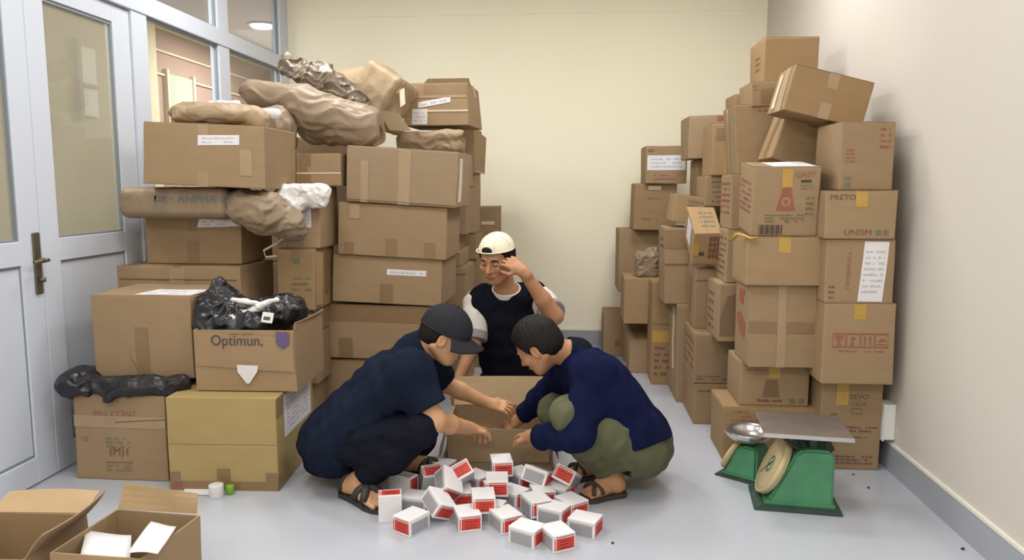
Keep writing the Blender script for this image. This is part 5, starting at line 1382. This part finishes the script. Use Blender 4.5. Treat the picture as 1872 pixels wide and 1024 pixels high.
# ---- man in the grey cap, squatting, facing along +x
def man_grey():
    Pe = pt(604, 812, 3.24)
    hN, hF = pt(612, 822, 3.13), pt(618, 818, 3.36)
    kN, kF = pt(768, 784, 3.00), pt(772, 772, 3.44)
    aN, aF = (-.905, 3.075, .085), pt(735, 858, 3.45)
    ch = pt(712, 706, 3.24); nb = pt(764, 640, 3.24)
    sN, sF = pt(748, 680, 3.06), pt(776, 664, 3.41)
    eN, wN = pt(796, 770, 3.02), pt(858, 783, 3.27)
    eF, wF = pt(808, 700, 3.54), pt(892, 737, 3.64)
    hc = V3(pt(812, 614, 3.22))
    A = axes((.86, .10, -.46), (.42, .0, .9))
    heelN, toeN = V3((-.985, 3.12, 0.02)), V3((-.765, 2.945, 0.02))
    heelF, toeF = V3(floor_at(722, 880, 0)) + V3((0, .1, .02)), V3(floor_at(722, 880, 0)) + V3((.24, .04, .02))
    aF = heelF + V3((.05, 0, .065))
    t = thing('person', 'person in grey cap, navy polo shirt and black trousers squatting, reaching into the carton', 'person', (-.86, 3.2, 0))
    lo, hi = bounds([Pe, kN, aN, hc, wN, wF, heelN, toeN, heelF, toeF, sF, sN], .16)
    F = Field(lo, np.maximum(hi, hi), .0042)
    F.cap(Pe, ch, .125, .115, .05); F.cap(ch, nb, .11, .06, .05); F.cap(sN, sF, .06, .06, .05)
    F.cap(hN, sN, .09, .075, .05); F.cap(hF, sF, .09, .075, .05)
    F.cap(nb, arr(hc) + A @ np.array((-.035, 0, -.045)), .058, .052, .03)
    for h_, k_, a_ in ((hN, kN, aN), (hF, kF, aF)): F.chain([h_, k_, a_], [.085, .055, .036], .03)
    foot(F, heelN, toeN, aN); foot(F, heelF, toeF, aF)
    F.chain([sN, eN], [.052, .042], .03); F.chain([eN, (V3(eN) * .62 + V3(wN) * .38), wN], [.043, .041, .027], .02)
    F.chain([sF, eF], [.052, .042], .03); F.chain([eF, (V3(eF) * .62 + V3(wF) * .38), wF], [.043, .040, .027], .02)
    hand(F, wN, V3(pt(898, 789, 3.44)) - V3(wN), (-.35, -.55, .8), -1, (.45, .55, .4))
    hand(F, wF, V3(pt(945, 748, 3.66)) - V3(wF), (.1, -.5, .85), 1, (.3, .5, .4))
    P = head(F, hc, A, 1.0)
    F.mesh('body', M['skin'], t, t.location)
    eyes(P, A, t)
    hl, hh = arr(hc) - .20, arr(hc) + .22
    hair_cap(t, hc, A, 1.0, hl, hh, drop=-.055, side=-.0)
    baseball_cap(t, hc, A, 1.02, arr(hc) - .26, arr(hc) + .26, 'cap_g', z0=.020, tilt=.06)
    # trousers
    F = Field(lo, hi, .006)
    F.cap(Pe, (V3(Pe) * .75 + V3(ch) * .25), .145, .13, .05)
    for h_, k_, a_ in ((hN, kN, aN), (hF, kF, aF)):
        a2 = V3(a_) * .86 + V3(k_) * .14
        F.chain([h_, (V3(h_) + V3(k_)) / 2, k_], [.108, .10, .070], .04); F.chain([k_, (V3(a2) + V3(k_)) / 2, a2], [.070, .082, .066], .03)
    F.ripple(wrinkle(51, .013, 13, False))
    for k_, a_ in ((kN, aN), (kF, aF)):
        a2 = V3(a_) * .88 + V3(k_) * .12
        F.cut(a2, V3(a_) - V3(k_), .006, arr(a2) - .09, arr(a2) + .09)
    F.cut((0, 0, .052), (0, 0, -1), .01)
    F.mesh('trousers', M['trouser'], t, t.location)
    # shirt
    F = Field(lo, hi, .006)
    F.cap(Pe, ch, .150, .135, .05); F.cap(ch, nb, .130, .085, .05); F.cap(sN, sF, .082, .080, .05)
    F.cap(hN, sN, .120, .098, .05); F.cap(hF, sF, .115, .095, .05)
    F.cap(V3(Pe) * .6 + V3(ch) * .4, V3(ch), .15, .135, .04)
    for s_, e_ in ((sN, eN), (sF, eF)):
        F.cap(s_, V3(s_) * .22 + V3(e_) * .78, .084, .082, .04)
    F.ripple(shirt_folds(52, .010, 17))
    for s_, e_ in ((sN, eN), (sF, eF)):
        q = V3(s_) * .25 + V3(e_) * .75
        F.cut(q, V3(e_) - V3(s_), .005, arr(q) - .105, arr(q) + .105)
    F.cut(arr(nb) + A @ np.array((.012, 0, .02)), V3(nb) - V3(ch), .006, arr(nb) - .10, arr(nb) + .12)
    dn = V3(Pe) - V3(ch)
    F.cut(V3(Pe) + dn.normalized() * .075, dn, .006)
    F.cut(V3(hN) * .7 + V3(kN) * .3, (V3(kN) - V3(hN)) + V3((.0, 0, -.28)), .02, arr(Pe) - .3, arr(Pe) + (.35, .4, .14))
    F.mesh('polo_shirt', M['tee'], t, t.location)
    # collar
    o = V3(t.location)
    F = Field(arr(nb) - .15, arr(nb) + .17, .005)
    ax_ = (V3(hc) - V3(nb)).normalized()
    F.cap(V3(nb) - ax_ * .01, V3(nb) + ax_ * .055, .085, .076, 0)
    F.cap(V3(nb) + ax_ * .03, V3(nb) + ax_ * .16, .066, .066, .004, 'sub')
    F.cut(V3(nb) + ax_ * .06, ax_, .004)
    F.cut(V3(nb) + V3((.055, 0, -.01)), (1, 0, -.3), .004)
    F.mesh('collar', M['tee'], t, t.location)
    sandal(t, heelN, toeN, 'rubber', [(.50, .74, .045, .018), (.74, .50, .045, .018), (.12, .12, .062, .010)], 1)
    sandal(t, heelF, toeF, 'rubber', [(.50, .72, .045, .014), (.72, .50, .045, .014)], 1)
    return t

# ---- man in the blue long-sleeved shirt, squatting, facing along -x
def man_blue():
    Pe = pt(1168, 812, 3.32)
    hN, hF = pt(1168, 824, 3.20), pt(1160, 816, 3.43)
    kN, kF = pt(1038, 758, 3.06), pt(1014, 752, 3.46)
    heelN, toeN = V3(floor_at(1140, 908, 0)) + V3((0, .02, .018)), V3(floor_at(1072, 921, 0)) + V3((-.02, .02, .018))
    aN = heelN + V3((-.045, .0, .072))
    heelF = V3(floor_at(1120, 880, 0)) + V3((.0, .06, .018)); toeF = heelF + V3((-.23, -.07, 0)); aF = heelF + V3((-.045, 0, .07))
    ch = pt(1100, 708, 3.32); nb = pt(1046, 648, 3.32)
    sN, sF = pt(1086, 684, 3.14), pt(1036, 672, 3.48)
    eN, wN = pt(1056, 798, 3.00), pt(974, 797, 3.20)
    eF, wF = pt(990, 728, 3.60), pt(952, 765, 3.66)
    hc = V3(pt(985, 632, 3.28))
    A = axes((-.74, .26, -.62), (-.5, 0, .86))
    t = thing('person', 'bareheaded person in dark blue long-sleeved shirt and olive trousers, squatting at the open carton', 'person', (.16, 3.28, 0))
    lo, hi = bounds([Pe, kN, aN, hc, wN, wF, heelN, toeN, heelF, toeF, sF, sN, (wN[0] - .1, wN[1] + .2, wN[2])], .16)
    F = Field(lo, hi, .0042)
    F.cap(Pe, ch, .12, .115, .05); F.cap(ch, nb, .11, .06, .05); F.cap(sN, sF, .06, .06, .05)
    F.cap(nb, arr(hc) + A @ np.array((-.035, 0, -.045)), .057, .052, .03)
    for h_, k_, a_ in ((hN, kN, aN), (hF, kF, aF)): F.chain([h_, k_, a_], [.085, .052, .036], .03)
    foot(F, heelN, toeN, aN); foot(F, heelF, toeF, aF)
    F.chain([sN, eN, wN], [.05, .040, .027], .03); F.chain([sF, eF, wF], [.05, .040, .027], .03)
    hand(F, wN, V3(pt(928, 788, 3.44)) - V3(wN), (.15, -.45, .85), 1, (.35, .5, .4))
    hand(F, wF, V3(pt(915, 785, 3.66)) - V3(wF), (-.2, -.5, .8), -1, (.4, .5, .4))
    P = head(F, hc, A, 1.0)
    F.mesh('body', M['skin2'], t, t.location)
    eyes(P, A, t)
    hair_cap(t, hc, A, 1.03, arr(hc) - .2, arr(hc) + .22, front=.075, drop=-.075, thick=.013, side=.03)
    F = Field(lo, hi, .006)
    F.cap(Pe, V3(Pe) * .75 + V3(ch) * .25, .15, .13, .05)
    for h_, k_, a_ in ((hN, kN, aN), (hF, kF, aF)):
        a2 = V3(a_) * .84 + V3(k_) * .16
        F.chain([h_, (V3(h_) + V3(k_)) / 2, k_], [.118, .108, .074], .04); F.chain([k_, (V3(a2) + V3(k_)) / 2, a2], [.074, .084, .066], .03)
    F.ripple(wrinkle(61, .013, 13, False))
    for k_, a_ in ((kN, aN), (kF, aF)):
        a2 = V3(a_) * .86 + V3(k_) * .14
        F.cut(a2, V3(a_) - V3(k_), .006, arr(a2) - .09, arr(a2) + .09)
    F.cut((0, 0, .05), (0, 0, -1), .01)
    F.mesh('trousers', M['olive'], t, t.location)
    F = Field(lo, hi, .006)
    F.cap(Pe, ch, .158, .140, .05); F.cap(ch, nb, .132, .080, .05); F.cap(sN, sF, .082, .078, .05)
    F.cap(hN, sN, .132, .094, .05); F.cap(hF, sF, .130, .094, .05)
    F.chain([sN, V3(sN) * .45 + V3(eN) * .55, eN, V3(wN) * .9 + V3(eN) * .1], [.078, .070, .063, .050], .03)
    F.chain([sF, eF, V3(wF) * .92 + V3(eF) * .08], [.074, .058, .046], .03)
    F.ripple(shirt_folds(62, .010, 18))
    for e_, w_ in ((eN, wN), (eF, wF)):
        q = V3(w_) * .86 + V3(e_) * .14
        F.cut(q, V3(w_) - V3(e_), .004, arr(q) - .07, arr(q) + .07)
    F.cut(arr(nb) + A @ np.array((.0, 0, .02)), V3(nb) - V3(ch), .006, arr(nb) - .10, arr(nb) + .12)
    dn = V3(Pe) - V3(ch)
    F.cut(V3(Pe) + V3((.02, 0, -.010)), V3((.38, -.32, -.94)), .006)
    F.mesh('long_sleeved_shirt', M['royal'], t, t.location)
    F = Field(arr(nb) - .14, arr(nb) + .15, .005)
    ax_ = (V3(hc) - V3(nb)).normalized()
    F.cap(V3(nb) - ax_ * .02, V3(nb) + ax_ * .03, .082, .074, 0)
    F.cap(V3(nb) + ax_ * .01, V3(nb) + ax_ * .16, .066, .066, .004, 'sub')
    F.cut(V3(nb) + ax_ * .032, ax_, .004)
    F.mesh('collar', M['trouser'], t, t.location)
    sandal(t, heelN, toeN, 'rubber_b', [(.60, .82, .035, .009), (.82, .60, .035, .009)], 1)
    sandal(t, heelF, toeF, 'rubber_b', [(.60, .82, .035, .009), (.82, .60, .035, .009)], 1)
    return t

# ---- man in the white cap, kneeling behind the carton, facing the viewer
def man_white():
    Pe = V3((-.335, 4.30, .22)); ch = V3(pt(930, 590, 4.20)); nb = V3(pt(926, 535, 4.14))
    sR, sL = V3(pt(876, 553, 4.16)), V3(pt(982, 545, 4.16))
    eR, wR = V3(pt(864, 632, 4.06)), V3(pt(836, 700, 3.98))
    eL, wL = V3(pt(1014, 578, 3.98)), V3(pt(956, 496, 3.88))
    hc = V3(pt(909, 474, 4.04))
    A = axes((-.34, -.88, -.28), (-.05, -.2, 1))
    kn = [V3((-.53, 4.02, .10)), V3((-.14, 4.02, .10))]; hp = [V3((-.43, 4.28, .20)), V3((-.24, 4.28, .20))]; an = [V3((-.47, 4.34, .06)), V3((-.20, 4.34, .06))]
    t = thing('person', 'person in backwards white cap and white-sleeved black shirt, one hand at the brow', 'person', (-.335, 4.2, 0))
    lo, hi = bounds([Pe, kn[0], kn[1], hc, wR, wL, eL, sL, sR, an[0], V3((-.335, 4.5, 0.08))], .15)
    hi = hi + np.array((.02, .02, .04))
    F = Field(lo, hi, .0045)
    F.cap(Pe, ch, .12, .12, .05); F.cap(ch, nb, .11, .06, .05); F.cap(sR, sL, .055, .055, .05)
    F.cap(nb, arr(hc) + A @ np.array((-.03, 0, -.05)), .055, .052, .03)
    for h_, k_, a_ in zip(hp, kn, an):
        F.chain([h_, k_], [.09, .06], .03); F.chain([k_, a_], [.058, .04], .02); F.cap(a_, V3(a_) + V3((0, .12, -.02)), .036, .026, .02)
    F.chain([sR, eR, wR], [.05, .041, .027], .03)
    F.chain([sL, eL], [.05, .043], .03); F.chain([eL, eL * .62 + wL * .38, wL], [.046, .042, .028], .02)
    hand(F, wR, (-.1, -.35, -.9), (-.7, -.6, .1), -1, (.4, .5, .4))
    hand(F, wL, V3(pt(926, 474, 3.90)) - wL, (.45, -.85, .25), 1, (.55, .65, .45), .95)
    P = head(F, hc, A, 1.08)
    F.mesh('body', M['skin2'], t, t.location)
    eyes(P, A, t, 1.08)
    hair_cap(t, hc, A, 1.08, arr(hc) - .2, arr(hc) + .22, front=.082, drop=-.02, thick=.012, side=.03)
    baseball_cap(t, hc, A, 1.06, arr(hc) - .28, arr(hc) + .28, 'cap_w', z0=.052, back=True, tilt=-.16, brim=False)
    bm = bmesh.new(); bmesh.ops.create_uvsphere(bm, u_segments=14, v_segments=8, radius=1)
    Rm = Matrix([list(r) for r in A])
    for v in bm.verts: v.co = Rm @ V3((v.co.x * .012, v.co.y * .030, v.co.z * .020)) + V3(P(.100, .002, .082)) - V3(t.location)
    from_bm('hair_tuft', bm, M['hair'], t, True)
    F = Field(lo, hi, .006)
    F.cap(Pe, V3(Pe) * .7 + ch * .3, .14, .13, .05)
    for h_, k_, a_ in zip(hp, kn, an):
        F.chain([h_, k_], [.112, .078], .04); F.chain([k_, a_], [.078, .062], .03)
    F.ripple(wrinkle(71, .013, 13, False)); F.cut((0, 0, .012), (0, 0, -1), .01)
    F.mesh('trousers', M['trouser'], t, t.location)
    F = Field(lo, hi, .006)
    F.cap(Pe, ch, .150, .140, .05); F.cap(ch, nb, .13, .075, .05); F.cap(sR * .93 + sL * .07, sL * .93 + sR * .07, .078, .078, .04)
    F.cap(Pe + V3((-.08, 0, .05)), sR * .90 + sL * .10, .105, .098, .04); F.cap(Pe + V3((.08, 0, .05)), sL * .90 + sR * .10, .105, .098, .04)
    F.ripple(shirt_folds(72, .008, 17))
    F.cut(arr(nb) + np.array((0, -.01, .025)), (-.0, -.45, .9), .006, arr(nb) - .11, arr(nb) + .12)
    F.cut(Pe + V3((0, 0, -.06)), (0, 0, -1), .006)
    F.mesh('black_shirt', M['black_tee'], t, t.location)
    for s_, e_, c_, fr in ((sR, eR, 'R', .80), (sL, eL, 'L', .82)):
        F = Field(np.minimum(arr(s_), arr(e_)) - .15, np.maximum(arr(s_), arr(e_)) + .15, .005)
        F.cap(s_ + V3((.012 if s_.x > nb.x else -.012, 0, -.004)), s_ * (1 - fr) + e_ * fr, .076, .070, .02)
        F.ripple(shirt_folds(73, .006, 22))
        q = s_ * (1 - fr) + e_ * fr
        F.cut(q, e_ - s_, .005)
        F.mesh('sleeve', M['white_cloth'], t, t.location)
        F = Field(arr(q) - .12, arr(q) + .12, .005)
        dq = (e_ - s_).normalized()
        F.cap(q - dq * .03, q + dq * .018, .076, .076, .0); F.cut(q + dq * .016, dq, .004); F.cut(q - dq * .032, -dq, .004)
        F.mesh('sleeve_cuff', M['grey_cloth'], t, t.location)
    F = Field(arr(nb) - .14, arr(nb) + .14, .004)
    ax_ = V3((-.0, -.42, .9)).normalized()
    F.cap(nb - ax_ * .02, nb + ax_ * .03, .088, .080, 0)
    F.cap(nb + ax_ * .0, nb + ax_ * .2, .068, .068, .004, 'sub'); F.cut(nb + ax_ * .03, ax_, .004); F.cut(nb - ax_ * .0, -ax_, .004)
    F.mesh('collar', M['white_cloth'], t, t.location)
    return t
man_grey(); man_blue(); man_white()
